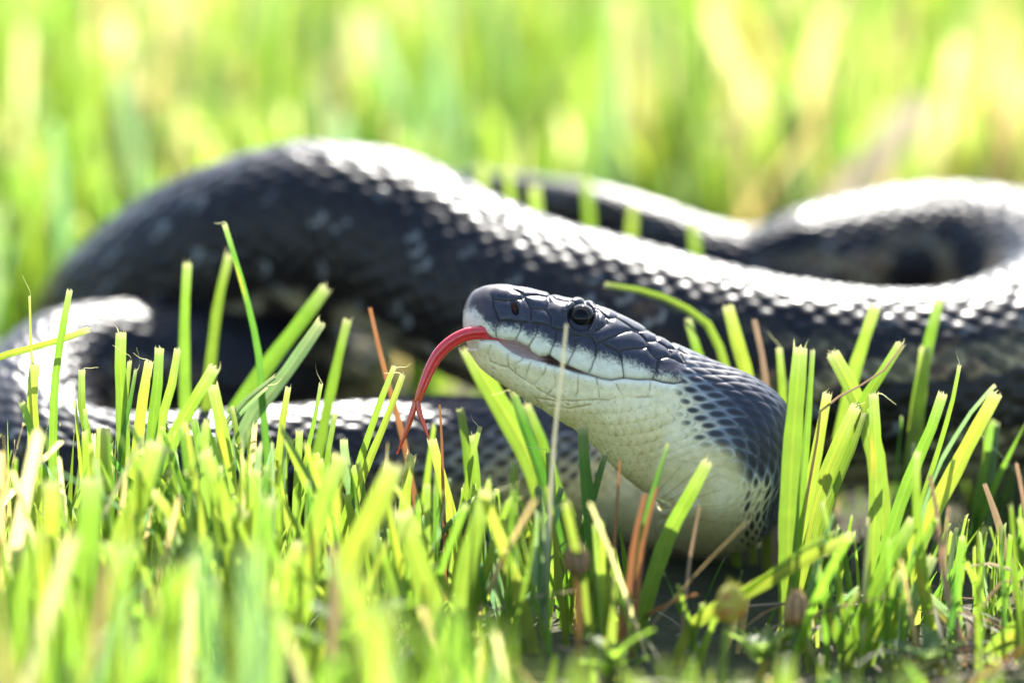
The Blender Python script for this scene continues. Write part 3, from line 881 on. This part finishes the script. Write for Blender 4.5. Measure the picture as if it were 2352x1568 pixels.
# tufts: label, then leaves as (kind, width px, distance beyond focus cm, facing, 'x,y x,y ...' from tip down)
TUFTS = [
 ('three tall slender blades rising before the dark smooth coil, one pointed and painted darker as in shade', [
  ('d', 20, 1.6, .2, '516,516 545,610 575,720 592,800 603,930'),
  ('g', 32, 3.0, .1, '430,606 424,720 424,850 426,960'),
  ('g', 32, 3.8, .3, '527,585 502,690 490,780 478,900')]),
 ('broad blades leaning right across the dark coil, one with a grey underside', [
  ('g', 46, 3.6, .1, '748,662 690,740 620,830 560,915 520,980'),
  ('b', 44, 1.6, .2, '737,742 690,810 640,880 575,960 545,1030'),
  ('g', 30, 2.6, .2, '798,735 775,830 760,900 742,985'),
  ('b', 20, 0.2, .4, '631,866 580,905 530,955 500,1010'),
  ('b', 13, 0.3, .5, '612,890 570,930 525,985 505,1030')]),
 ('tall thin lime blade and frayed cut blades near the coil turning back', [
  ('g', 24, 0.3, .2, '160,668 143,760 128,860 122,1000 122,1120'),
  ('y', 8, 0.2, .1, '68,680 70,760 73,830'),
  ('y', 36, 0.0, .1, '80,838 74,900 76,980 80,1060 82,1180'),
  ('g', 26, -0.2, .2, '50,925 70,980 92,1060 112,1150'),
  ('y', 22, 0.6, .1, '203,757 140,780 70,800 -10,822 -90,860')]),
 ('clump of sunlit upright lime blades with whitish frayed tips before the coil', [
  ('g', 38, 0.4, .1, '278,765 276,840 280,920 284,1040'),
  ('g', 18, 0.5, .3, '298,830 290,900 286,980'),
  ('y', 34, 0.2, .1, '342,832 330,900 320,980 312,1080'),
  ('d', 22, 0.2, .7, '312,850 298,930 280,1010 268,1090'),
  ('g', 34, 0.6, .2, '366,800 362,880 352,960 345,1060'),
  ('y', 30, 0.5, .2, '408,802 398,870 378,940 360,1040'),
  ('g', 30, 0.6, .1, '268,770 255,740 236,800 262,900')][:6]),
 ('slim blades with a curled dry fibre beside the sunlit clump', [
  ('g', 26, 0.2, .4, '188,850 186,920 200,1000 214,1090'),
  ('y', 12, 0.0, .3, '172,920 178,980 186,1080'),
  ('g', 16, 0.0, .2, '196,940 196,1010 198,1090')]),
 ('short broad blade with a torn fringe of white fibres', [
  ('y', 48, -0.8, .05, '238,985 234,1060 230,1140 228,1260')]),
 ('crossing pair of wide blades, one leaning left and one leaning right', [
  ('g', 42, -0.8, .2, '492,845 440,930 395,1010 350,1100 325,1180'),
  ('y', 42, -0.6, .1, '488,885 505,960 522,1060 535,1180'),
  ('g', 20, -0.2, .3, '532,935 545,1000 560,1090')]),
 ('fine upright blades topped with wispy white hairs', [
  ('y', 22, 0.1, .2, '662,890 650,960 640,1050 632,1150'),
  ('g', 15, 0.0, .4, '737,882 725,950 705,1040 690,1120'),
  ('g', 26, -0.3, .3, '688,990 685,1060 682,1150'),
  ('g', 18, 0.6, .1, '770,950 758,1010 748,1080'),
  ('b', 30, -0.4, .2, '790,1010 792,1060 806,1120 812,1190')]),
 ('pair of long blades with split tips standing left of the red tongue', [
  ('g', 22, 0.2, .3, '905,842 878,910 850,990 826,1060 808,1130'),
  ('y', 22, 0.1, .1, '925,862 900,930 868,1010 838,1080 818,1150')]),
 ('short frayed blades under the tip of the forked tongue', [
  ('y', 34, -0.4, .1, '945,1045 936,1090 930,1160'),
  ('y', 34, 0.1, .1, '992,1010 1005,1060 1022,1130'),
  ('g', 30, 1.6, .1, '1057,940 1068,1000 1078,1080'),
  ('g', 26, 0.8, .2, '1085,1000 1092,1060 1096,1140'),
  ('g', 18, 0.5, .3, '1103,980 1085,1040 1075,1100')]),
 ('wide glowing blade passing behind the snake throat', [
  ('y', 64, 2.4, .1, '1075,800 1130,900 1185,990 1230,1080 1262,1180'),
  ('d', 34, 1.8, .5, '1178,900 1205,980 1240,1080 1262,1160'),
  ('g', 32, 2.6, .2, '1210,930 1240,1000 1268,1090')]),
 ('stiff blades, most painted darker as in shade, cut square below the snake throat', [
  ('d', 40, -0.9, .2, '1338,985 1342,1060 1352,1150 1362,1260'),
  ('d', 24, -0.6, .5, '1390,1045 1374,1100 1358,1160'),
  ('y', 30, -0.4, .1, '1182,1062 1180,1130 1178,1230'),
  ('g', 30, 0.2, .3, '1262,1040 1266,1120 1258,1220'),
  ('d', 26, -0.7, .6, '1290,1120 1270,1180 1240,1250')]),
 ('two narrow blades crossing in front of the cream neck', [
  ('d', 19, -1.9, .5, '1535,1020 1515,1080 1490,1165 1466,1255 1450,1320'),
  ('g', 44, -1.8, .15, '1624,1062 1588,1130 1548,1200 1512,1290 1488,1370')]),
 ('tall stout blade with a double tip against the snake neck', [
  ('g', 54, -1.0, .1, '1838,800 1830,900 1822,1000 1814,1140 1808,1360'),
  ('g', 28, -0.9, .6, '1866,805 1860,900 1852,1010 1840,1150'),
  ('y', 34, -0.6, .1, '1900,905 1890,960 1878,1030 1862,1110')]),
 ('leaning sunlit blades behind the stout double tipped blade', [
  ('y', 46, -0.2, .1, '1965,935 1930,1010 1893,1100 1865,1190 1850,1290'),
  ('g', 26, 0.0, .6, '1985,950 1955,1040 1915,1130 1890,1210'),
  ('y', 52, 1.4, .1, '1912,812 1945,870 1985,960 2010,1040 2020,1140'),
  ('g', 34, 1.2, .2, '2068,790 2030,850 1985,920 1950,1010')]),
 ('single straight upright blade with a notched white tip beside the leaning blades', [
  ('y', 38, -0.6, .05, '2006,905 2010,1000 2012,1120 2006,1240 1998,1380')]),
 ('blurred bright blades standing against the near dark flank of the right coil', [
  ('y', 40, 2.8, .1, '2010,705 1985,780 1960,860 1940,960'),
  ('y', 42, 3.0, .1, '2125,800 2118,880 2105,960 2095,1080'),
  ('g', 38, 3.2, .2, '2158,690 2135,780 2118,860 2105,960'),
  ('y', 44, 3.0, .1, '1672,705 1692,780 1712,850 1725,930'),
  ('g', 30, 3.2, .3, '1580,735 1600,800 1625,870 1640,940'),
  ('t', 22, 2.6, .2, '1732,735 1745,790 1756,850 1762,930'),
  ('g', 26, 2.6, .2, '1790,800 1795,860 1800,930')]),
 ('long arched blade bending over behind the snake head', [
  ('y', 26, 3.4, .3, '1390,655 1480,670 1560,700 1625,745 1660,820 1680,920')]),
 ('pair of long bright blades leaning right, one curled and torn at the tip', [
  ('y', 46, -0.8, .05, '2288,905 2235,1000 2180,1105 2130,1200 2090,1300 2060,1400'),
  ('b', 17, -1.1, .7, '2285,885 2250,920 2205,985 2160,1060 2128,1140 2110,1220'),
  ('g', 36, -0.5, .1, '2165,905 2140,980 2105,1060 2070,1150 2035,1260'),
  ('g', 18, 0.4, .5, '2203,840 2192,900 2165,1000 2140,1080')]),
 ('upright blade with a brown withered tip before the leaning pair', [
  ('g', 26, -2.3, .1, '2106,1040 2104,1100 2108,1200 2118,1320 2132,1440 2146,1575'),
  ('y', 36, -2.0, .1, '2110,1230 2120,1330 2138,1450 2150,1580')]),
 ('fan of broad shiny blades leaning right with pale edges', [
  ('g', 44, -2.2, .3, '2098,1195 2050,1270 2000,1370 1962,1470 1930,1580'),
  ('g', 40, -2.3, .2, '2070,1315 2040,1390 2005,1480 1975,1580'),
  ('b', 42, -1.9, .4, '2140,1280 2110,1350 2070,1450 2040,1540'),
  ('b', 40, -1.2, .3, '2130,1370 2190,1430 2250,1490 2300,1545'),
  ('g', 30, -2.4, .2, '1872,1290 1896,1370 1925,1460 1945,1540'),
  ('g', 18, -2.3, .4, '1888,1155 1908,1240 1928,1340 1938,1430'),
  ('g', 24, -2.5, .5, '1970,1355 1945,1420 1930,1500')]),
 ('lime blade lying across others with a split slanting tip', [
  ('y', 38, -2.8, .1, '1955,1232 1900,1258 1830,1295 1760,1335 1700,1368'),
  ('y', 16, -2.8, .3, '1922,1222 1880,1240 1830,1270 1780,1310')]),
 ('thick bright blade slanting up at the lower edge of the lawn patch', [
  ('y', 62, -3.4, .1, '2400,1400 2330,1455 2260,1520 2200,1590'),
  ('y', 40, -3.2, .2, '2390,1460 2330,1510 2270,1570')]),
 ('bright lime blades out of focus between the arched coil and the tail', [
  ('y', 34, 10.5, .1, '1165,385 1172,450 1180,540 1186,640'),
  ('y', 40, 10.0, .1, '1228,430 1232,490 1236,570 1240,660'),
  ('g', 34, 11.0, .2, '1345,410 1352,480 1356,570 1360,660'),
  ('y', 36, 11.5, .1, '1105,380 1112,450 1120,540 1124,640'),
  ('g', 30, 10.0, .2, '1590,505 1596,560 1600,640'),
  ('y', 30, 10.5, .2, '1455,470 1450,540 1448,640')]),
 ('broad pale blade far out of focus behind the right coil', [
  ('w', 110, 22, .1, '2120,235 2060,310 2000,380 1950,440 1900,520')]),
 ('blurred wide pale blades in the foreground below the tongue', [
  ('y', 74, -6.0, .1, '905,1070 870,1150 825,1240 785,1330 760,1430'),
  ('g', 50, -4.5, .2, '850,1230 890,1310 935,1400 975,1490'),
  ('y', 70, -5.5, .1, '925,1180 955,1280 990,1390 1020,1500'),
  ('y', 52, -4.5, .1, '1118,1130 1095,1210 1072,1290 1060,1380'),
  ('y', 60, -5.0, .2, '785,1050 750,1130 720,1240 700,1350')]),
 ('blurred tall lime blades crowding the left foreground', [
  ('y', 66, -5.0, .1, '355,1020 330,1110 285,1230 255,1350 240,1470'),
  ('g', 74, -6.5, .1, '210,1100 205,1200 190,1320 180,1450'),
  ('y', 60, -6.0, .2, '120,1110 115,1220 105,1330 100,1450'),
  ('b', 56, -4.0, .2, '395,1190 415,1270 430,1350 440,1440'),
  ('b', 70, -5.0, .2, '305,1330 330,1420 350,1500 360,1580'),
  ('y', 58, -6.5, .1, '40,1260 50,1350 60,1450 64,1540'),
  ('y', 56, -4.5, .1, '560,1170 500,1240 420,1340 355,1440'),
  ('y', 40, -4.0, .2, '350,1130 410,1200 470,1280 520,1350'),
  ('g', 80, -7.0, .1, '480,1330 470,1420 455,1500 450,1580')]),
 ('blurred upright lime blades in the middle foreground', [
  ('y', 54, -4.0, .1, '470,1040 500,1120 530,1210 545,1330'),
  ('y', 44, -3.5, .1, '585,1080 578,1160 570,1250 560,1350'),
  ('g', 64, -5.5, .1, '620,1150 605,1240 590,1350 580,1460'),
  ('y', 60, -5.5, .2, '690,1250 655,1330 620,1430 600,1530'),
  ('g', 60, -6.0, .1, '470,1440 460,1500 455,1580')][:4]),
]
DRYS = [
 ('dry orange stalk leaning behind the sharp blades left of the tongue', 'o', 15, 1.6, '850,708 866,780 886,860 905,930 925,1000 940,1080'),
 ('thin brown dry stalk standing right of the forked tongue', 'o', 9, 0.0, '1010,930 1014,990 1016,1060'),
 ('slender pale straw stem crossing the snake face below its eye', 'w', 10, -2.6, '1301,745 1296,800 1288,880 1276,980 1268,1090 1262,1200'),
 ('rust coloured dry stem in front of the snake neck base', 'o', 13, -2.6, '1508,1122 1490,1190 1472,1270 1465,1350 1456,1440'),
 ('pale twig with one side branch before the neck base', 't', 10, -2.0, '1607,1162 1596,1220 1585,1280 1578,1340'),
 ('orange dry stem with a feathery torn top below the throat', 'o', 16, -2.8, '1482,1135 1468,1190 1455,1260 1445,1350'),
 ('thin upright reddish stalk beneath the snake chin', 'o', 8, -1.6, '1424,1058 1420,1120 1414,1200 1408,1290'),
 ('long tan dry stalk bending beside the fan of shiny blades', 't', 13, -2.2, '2135,1092 2148,1150 2158,1240 2170,1330 2195,1420 2225,1500'),
 ('fine brown split stalk beside the long tan stalk', 't', 12, -2.3, '2180,1165 2172,1230 2168,1300 2176,1370 2196,1430'),
 ('kinked thin dry stem bent over like an elbow', 't', 8, -2.0, '2215,1478 2255,1400 2300,1335 2330,1325 2338,1400 2342,1500'),
 ('arched pale dry sliver curving over the shaded soil', 'w', 10, -1.2, '2215,1306 2245,1293 2290,1297 2340,1318 2380,1370 2400,1440'),
 ('short withered tan blade beside the right coil in shade', 't', 20, 0.6, '2262,1112 2290,1190 2310,1260'),
 ('pinkish dry blade pointing up beyond the fan of blades', 't', 14, -1.4, '2335,1065 2348,1130 2362,1220 2370,1300'),
 ('dry orange stub of a blade low in the foreground', 'o', 26, -3.6, '840,1480 838,1530 836,1600'),
 ('blurred tan stalk rising in the middle foreground', 't', 26, -7.0, '765,1250 770,1340 768,1440 762,1540'),
 ('curly brown tendril wound round the leaning sunlit blades', 't', 7, -0.6, '2075,790 2030,850 1985,880 1940,905 1890,930 1880,990'),
]
GRP = 'mown grass tufts around the snake'
bid = 100
hero_tops = []
for label, leaves in TUFTS:
    built = []
    for kind, wpx, off, face, s in leaves:
        off = off * 0.75 if off < -3 else off
        pts = [tuple(float(a) for a in p_.split(',')) for p_ in s.split()]
        wp = [W(x, y, off / 100) for x, y in pts]
        wp = [p_ for k_, p_ in enumerate(wp) if p_[2] > 0.001 or k_ < 2]
        wp = to_ground(wp)
        bid += 1
        sc_ = (D0 + off / 100) / D0 * 0.86
        built.append((blade(wp, wpx * K * sc_, kind, facing=face * (1 if bid % 2 else -1), seed=bid), wp[-1], M_DRY if kind in 'two' else M_GRASS))
    loc = np.mean([b[1] for b in built], axis=0); loc[2] = 0
    e = empty('grass_tuft', loc)
    tag(e, label, 'grass', GRP)
    for (vv, ff, c4), _, mt_ in built:
        mesh_obj('blade', vv, ff, mt_, e, c4, loc=loc)
for label, kind, wpx, off, s in DRYS:
    pts = [tuple(float(a) for a in p_.split(',')) for p_ in s.split()]
    wp = to_ground([W(x, y, off / 100) for x, y in pts if W(x, y, off / 100)[2] > -0.002])
    bid += 1
    vv, ff, c4 = blade(wp, wpx * K, kind, facing=0.3, fold=0.5, ragged=0.9, taper=0.35, seed=bid)
    loc = np.array([wp[-1][0], wp[-1][1], 0.0])
    o = mesh_obj('dry_stalk', vv, ff, M_DRY, None, c4, loc=loc)
    tag(o, label, 'dry stalk', 'dry stalks in the lawn')

# ---- seed heads
def seed_head(label, px, py, off, rx, ry, stem, colr, stemc, tilt=0.0, rib_k=1.0, patch=None):
    c = W(px, py, off)
    pts = to_ground([c - UPC * ry * K * 0.7] + [W(x, y, off) for x, y in stem])
    loc = np.array([pts[-1][0], pts[-1][1], 0.0])
    e = empty('seed_head', loc)
    tag(e, label, 'seed head', 'seed heads in the lawn')
    nr_, nc_ = 26, 48
    a = np.linspace(0.02, math.pi - 0.02, nr_)[:, None]; b = np.linspace(0, 2 * math.pi, nc_, endpoint=False)[None]
    prof = np.sin(a) ** 0.8 * (1 - 0.18 * np.cos(a))
    rib = 1 + 0.10 * rib_k * np.cos(8 * b) * np.sin(a) + (0.05 + 0.10 * (1 - rib_k)) * np.cos(3 * b + 2 * a)
    up = nrm(UPC + RIGHT * tilt); s1 = nrm(np.cross(up, VIEW)); s2 = np.cross(s1, up)
    V = c + (up[None, None] * (np.cos(a) * ry * K + 0 * b)[..., None]) + (s1[None, None] * (np.cos(b) * prof * rib)[..., None] + s2[None, None] * (np.sin(b) * prof * rib)[..., None]) * rx * K
    cl = np.array(colr)[None, None] * (0.55 + 0.40 * (1 - rib_k) + 0.75 * rib_k * (0.5 + 0.5 * np.cos(8 * b)) + 0 * a)[..., None] * (0.7 + 0.6 * vnoise(V * 2500))[..., None]
    if patch is not None:
        cl = lerp(cl, np.array(patch) + 0 * cl, sstep(0.5, 0.7, vnoise(V * 900 + 5.0)))
    mesh_obj('pod', V.reshape(-1, 3), grid_faces(nr_, nc_), M_DRY, e, cl.reshape(-1, 3), loc=loc)
    # crown of papery teeth
    for k in range(7):
        ang = 2 * math.pi * k / 7 + 0.3
        d = s1 * math.cos(ang) + s2 * math.sin(ang)
        b0 = c + up * ry * K * 0.82 + d * rx * K * 0.42
        t_ = nrm(np.cross(up, d)) * rx * K * 0.20
        tipv = b0 + up * ry * K * (0.32 + 0.25 * random.random()) + d * rx * K * 0.10
        vv = np.array([b0 - t_, b0 + t_, tipv, b0 - t_ - d * 0.0002, b0 + t_ - d * 0.0002, tipv - d * 0.0001])
        mesh_obj('tooth', vv, np.array([[0, 1, 2], [5, 4, 3], [0, 2, 5], [0, 5, 3], [1, 4, 5], [1, 5, 2], [0, 3, 4], [0, 4, 1]]), M_DRY, e, np.tile(np.array(colr) * 1.2, (6, 1)), smooth=False, loc=loc)
    vv, f, cp, cl = tube(pts, np.linspace(0.0006, 0.0009, len(pts)), nc=10, cols=[stemc] * len(pts), up=VIEW)
    mesh_obj('stem', vv, [f, cp], M_GRASS, e, cl, loc=loc)
seed_head('brown ribbed dry seed pod on a pale green stem', 1830, 1396, -.028, 29, 38, [(1852, 1470), (1880, 1550)], (0.52, 0.31, 0.13), (0.20, 0.22, 0.07))
seed_head('blurred yellow green seed pod with reddish patches', 1676, 1385, -.046, 34, 42, [(1668, 1460), (1660, 1550)], (0.46, 0.46, 0.05), (0.15, 0.2, 0.06), 0.25, rib_k=0.15, patch=(0.42, 0.14, 0.05))
seed_head('dark brown shaggy seed pod under the snake chin', 1324, 1282, -.036, 26, 38, [(1328, 1350), (1330, 1450)], (0.30, 0.18, 0.08), (0.3, 0.2, 0.1), -0.1)

# ---- low broad-leaved weeds
def leaf(base, d, length, width, up, colr, r, curl=0.3):
    n, nc = 10, 6
    u = np.linspace(0, 1, n + 1)[:, None]; a = np.linspace(-1, 1, nc + 1)[None]
    d = nrm(d); s = nrm(np.cross(d, up)); nn_ = np.cross(s, d)
    wd = width * np.sin(np.pi * np.clip(u, 0.02, 0.98) ** 0.8) ** 0.8
    V = base + d * (u * length + 0 * a)[..., None] + s * (a * wd / 2)[..., None] + nn_ * (-curl * length * u ** 2 + 0.18 * width * np.abs(a) + 0.03 * width * np.sin(u * 30))[..., None]
    c = np.array(colr) * r.uniform(0.8, 1.2) * (1 + 0.25 * np.exp(-(a / 0.12) ** 2) + 0 * u)[..., None]
    return V.reshape(-1, 3), grid_faces(n + 1, nc + 1, wrap=False), np.concatenate([c.reshape(-1, 3), (a * .5 + .5 + 0 * u).reshape(-1, 1)], 1)

def weed(label, px, py, off, h, nleaf, size, colr, seed, grp='low weeds in the lawn'):
    r = np.random.default_rng(seed)
    top = W(px, py, off)
    base = np.array([top[0] + r.uniform(-.004, .004), top[1] + 0.002, 0.0])
    e = empty('weed_plant', base)
    tag(e, label, 'weed', grp)
    pts = [top, top * 0.5 + base * 0.5 + np.array([.001, 0, 0]), base - np.array([0, 0, .003])]
    vv, f, cp, cl = tube(pts, [0.0005, 0.0007, 0.0009], nc=8, cols=[(0.2, 0.2, 0.1)] * 3, up=VIEW)
    mesh_obj('stem', vv, [f, cp], M_GRASS, e, cl, loc=base)
    for k in range(nleaf):
        t_ = 1 - 0.75 * (k / max(nleaf - 1, 1)) ** 1.2
        b0 = base + (top - base) * t_
        ang = k * 2.4 + r.uniform(-.4, .4)
        d = np.array([math.cos(ang), math.sin(ang), r.uniform(0.4, 1.5)])
        vv, f, c4 = leaf(b0, d, size * r.uniform(0.7, 1.2), size * 0.42 * r.uniform(0.8, 1.2), np.array([0, 0, 1.0]), colr, r)
        mesh_obj('leaf', vv, f, M_GRASS, e, c4, loc=base)
weed('blurred leafy weed with small pointed leaves below the tan stalk', 800, 1440, -.065, 0, 8, .011, (0.14, 0.23, 0.04), 1)
weed('grey green downy weed beside the brown ribbed pod', 1760, 1490, -.034, 0, 7, .008, (0.16, 0.23, 0.07), 2)
weed('blurred lime weed below the orange dry stem', 1420, 1500, -.045, 0, 7, .008, (0.15, 0.24, 0.04), 3)
weed('pale fuzzy weed at the foot of the shiny blade fan', 2120, 1520, -.030, 0, 7, .009, (0.20, 0.26, 0.13), 4)
weed('small rounded weed in a gap of the left lawn', 505, 1440, -.035, 0, 6, .008, (0.13, 0.20, 0.07), 6)

# ---- the lawn itself
def body_clear(xy):
    """distance to the snake's outline seen from above, and the free height there"""
    d2 = (xy[:, None, 0] - PATH[None, :, 0]) ** 2 + (xy[:, None, 1] - PATH[None, :, 1]) ** 2
    under = d2 < (PATHR[None] + 0.0035) ** 2
    low = np.where(under, PATH[None, :, 2] - PATHR[None], 9.0).min(1)
    return low

LIM_X = [-400, 0, 100, 250, 450, 600, 700, 850, 930, 1000, 1100, 1250, 1330, 1400, 1450, 1560, 1700, 1790, 1850, 2000, 2150, 2352, 2800]
LIM_Y = [900, 920, 930, 960, 930, 950, 985, 1050, 1085, 1060, 1070, 1090, 1090, 1160, 1330, 1370, 1350, 1290, 1200, 1150, 1180, 1130, 1050]

def lawn(name, n, xr, yr, hmean, hsd, wmean, dry=0.12, front=False, lie=0.0, seed=1, mat=None, dens=None, pal=None):
    r = np.random.default_rng(seed)
    x = r.uniform(*xr, n); y = r.uniform(*yr, n)
    # clumping
    cl = vnoise(np.stack([x * 60, y * 60, x * 0 + seed], 1))
    keep = r.random(n) < 0.35 + 1.1 * cl
    if dens is not None:
        keep &= r.random(n) < dens(x, y)
    x, y = x[keep], y[keep]; n = len(x)
    h = np.clip(r.normal(hmean, hsd, n), hmean * 0.3, hmean * 1.6)
    lean = np.abs(r.normal(0, 0.30, n)) + lie * r.uniform(0.6, 1.4, n)
    az = r.uniform(0, 2 * math.pi, n)
    # free height below the snake
    low = np.concatenate([body_clear(np.stack([x[i:i + 4000], y[i:i + 4000]], 1)) for i in range(0, n, 4000)])
    ok = (low > 0.006)
    h = np.minimum(h, np.where(low < 5, low * 0.85, 9))
    tipx = x + np.cos(az) * np.sin(lean) * h; tipy = y + np.sin(az) * np.sin(lean) * h; tipz = h * np.cos(lean)
    low2 = np.concatenate([body_clear(np.stack([tipx[i:i + 4000], tipy[i:i + 4000]], 1)) for i in range(0, n, 4000)])
    ok &= (low2 > 5) | (low2 > tipz)
    X, Y, d = proj(np.stack([tipx, tipy, tipz], 1))
    Xb, Yb, _ = proj(np.stack([x, y, 0 * x], 1))
    if front:
        lim = np.interp(X, LIM_X, LIM_Y) + r.exponential(120, n)
        lim = np.where(y > 0.02, np.maximum(lim * 0 + 930 + r.exponential(40, n), 0), lim)
        lim = np.where((y > 0.02) & (X > 1060) & (X < 1480), 1120, lim)
        lim = np.where(y < -0.045, np.interp(X, [0, 700, 1100, 1400, 2352], [1190, 1230, 1380, 1480, 1480]) + r.exponential(60, n), lim)
        # shorten leaves that would stand in front of the animal
        bad = Y < lim
        f_ = np.clip((Yb - lim) / np.maximum(Yb - Y, 1), 0.0, 1)
        h = np.where(bad, h * f_, h)
        ok &= h > 0.007
    else:
        # keep the near edge of the taller lawn below the far coils
        nearcoil = (y < 0.24) & (X > 900)
        ok &= ~(nearcoil & (Y < 470 + (y < 0.2) * 60 + r.uniform(0, 60, n)) & (X > 1000))
    x, y, h, lean, az, X = x[ok], y[ok], h[ok], lean[ok], az[ok], X[ok]
    n = len(x)
    S = 5
    u = np.array([0, 0.25, 0.5, 0.75, 0.955, 1.0])
    w = np.clip(r.normal(wmean, wmean * 0.3, n), wmean * 0.35, wmean * 1.7) * np.clip(h / hmean, 0.35, 1.1) ** 0.6
    bend = r.uniform(0.0, 0.9, n) * lean
    ang = lean[:, None] + bend[:, None] * (u[None] - 0.4)
    ds = h[:, None] * np.diff(u)[None]
    hx = np.concatenate([np.zeros((n, 1)), np.cumsum(np.sin(ang[:, 1:]) * ds, 1)], 1)
    hz = np.concatenate([np.zeros((n, 1)), np.cumsum(np.cos(ang[:, 1:]) * ds, 1)], 1)
    dirv = np.stack([np.cos(az), np.sin(az)], 1)
    C = np.stack([x[:, None] + dirv[:, :1] * hx, y[:, None] + dirv[:, 1:] * hx, hz - 0.002 + 0.004 * (lie > 0)], -1)
    fa_ = r.uniform(0, math.pi, n)
    fa_ = np.where(r.random(n) < 0.55, r.normal(0, 0.5, n), fa_)
    sv = np.stack([np.cos(fa_), np.sin(fa_), 0 * fa_], 1)
    nv = np.stack([-np.sin(fa_), np.cos(fa_), 0 * fa_], 1)
    tap = np.where(r.random(n) < 0.5, 0.92, r.uniform(0.15, 0.5, n))
    wu = w[:, None] * (0.7 + 0.3 * sstep(0, 0.4, u))[None] * (1 - tap[:, None] * sstep(0.35, 1, u)[None])
    fold = r.uniform(0.1, 0.5, n)
    V = np.empty((n, S + 2, 3, 3))
    for k, a in enumerate((-1, 0, 1)):
        V[:, :S + 1, k] = C + sv[:, None] * (a * wu / 2)[..., None] + nv[:, None] * ((1 - abs(a)) * fold[:, None] * wu / 2)[..., None]
    td = nrm(C[:, -1] - C[:, -2])
    for k, a in enumerate((-1, 0, 1)):
        ln = w * r.uniform(0.0, 0.7, n)
        V[:, S + 1, k] = C[:, -1] + td * ln[:, None] + sv * ((a * 0.34 + r.normal(0, 0.06, n)) * wu[:, -1])[:, None] + nv * (r.normal(0, 0.15, n) * w)[:, None]
    base = np.array([KIND[k] for k in 'gydb'])[r.choice(4, n, p=pal or [.46, .32, .10, .12])]
    base = base * r.uniform(0.75, 1.25, (n, 1)) * np.stack([r.uniform(0.85, 1.2, n), np.ones(n), r.uniform(0.8, 1.4, n)], 1)
    dn = vnoise(np.stack([x * 25, y * 25, x * 0 + 40], 1))
    isdry = r.random(n) < dry * (0.35 + 2.4 * sstep(0.45, 0.8, dn))
    dc = np.array([KIND['t'], KIND['o'], KIND['w']])[r.choice(3, n, p=[.5, .05, .45])] * r.uniform(0.7, 1.2, (n, 1))
    base = np.where(isdry[:, None], dc, base)
    c = np.repeat(np.repeat(base[:, None, None], S + 2, 1), 3, 2).copy()
    c[:, 0] = c[:, 0] * 0.5 + np.array([0.20, 0.20, 0.09]) * 0.5
    c[:, S] = c[:, S] * 0.75 + PALETIP * 0.25 * 0.8
    c[:, S + 1] = c[:, S] * 0.5 + PALETIP * 0.5 * r.uniform(0.5, 1.1, (n, 1, 1))
    al = np.tile(np.array([0, .5, 1.0]), (n, S + 2, 1))
    c = np.concatenate([c, al[..., None]], -1)
    nv_ = (S + 2) * 3
    f1 = grid_faces(S + 2, 3, wrap=False)
    f = (f1[None] + (np.arange(n) * nv_)[:, None, None]).reshape(-1, 4)
    o = mesh_obj(name, V.reshape(-1, 3), f, mat or M_GRASS, None, c.reshape(-1, 4))
    o['kind'] = 'stuff'
    return o

def tagstuff(o, label, cat):
    o['label'] = label; o['category'] = cat
    return o
dens_front = lambda x, y: np.where((x > 0.035) & (y < 0.06), 0.9, 1.0) * np.where((y > 0.015) & (y < 0.14), 0.5, 1.0) * np.where(y < -0.05, 0.26, 1.0)
tagstuff(lawn('lawn_grass', 17000, (-0.34, 0.34), (-0.16, 0.13), 0.050, 0.015, 0.0020, dry=0.08, front=True, seed=3, dens=dens_front), 'bright green mown grass growing around the snake', 'grass')
tagstuff(lawn('lawn_grass', 5200, (-0.55, 0.55), (0.13, 0.27), 0.040, 0.010, 0.0027, dry=0.14, seed=4, pal=[.42, .30, .06, .22]), 'sunlit lawn pressed down right behind the coils', 'grass')
tagstuff(lawn('lawn_grass', 20000, (-0.6, 0.6), (0.27, 0.80), 0.050, 0.013, 0.0030, dry=0.18, seed=8, pal=[.40, .30, .06, .24]), 'out of focus sunlit lawn behind the snake', 'grass')
tagstuff(lawn('lawn_grass', 11000, (-1.0, 1.0), (0.80, 2.2), 0.055, 0.012, 0.0042, dry=0.25, seed=5, pal=[.40, .30, .06, .24]), 'far lawn beyond the snake', 'grass')
tagstuff(lawn('dry_thatch', 4200, (-0.34, 0.34), (-0.16, 0.16), 0.022, 0.008, 0.0013, dry=4.0, lie=1.35, seed=6, mat=M_DRY, front=True), 'dry straw litter between the grass blades', 'straw')
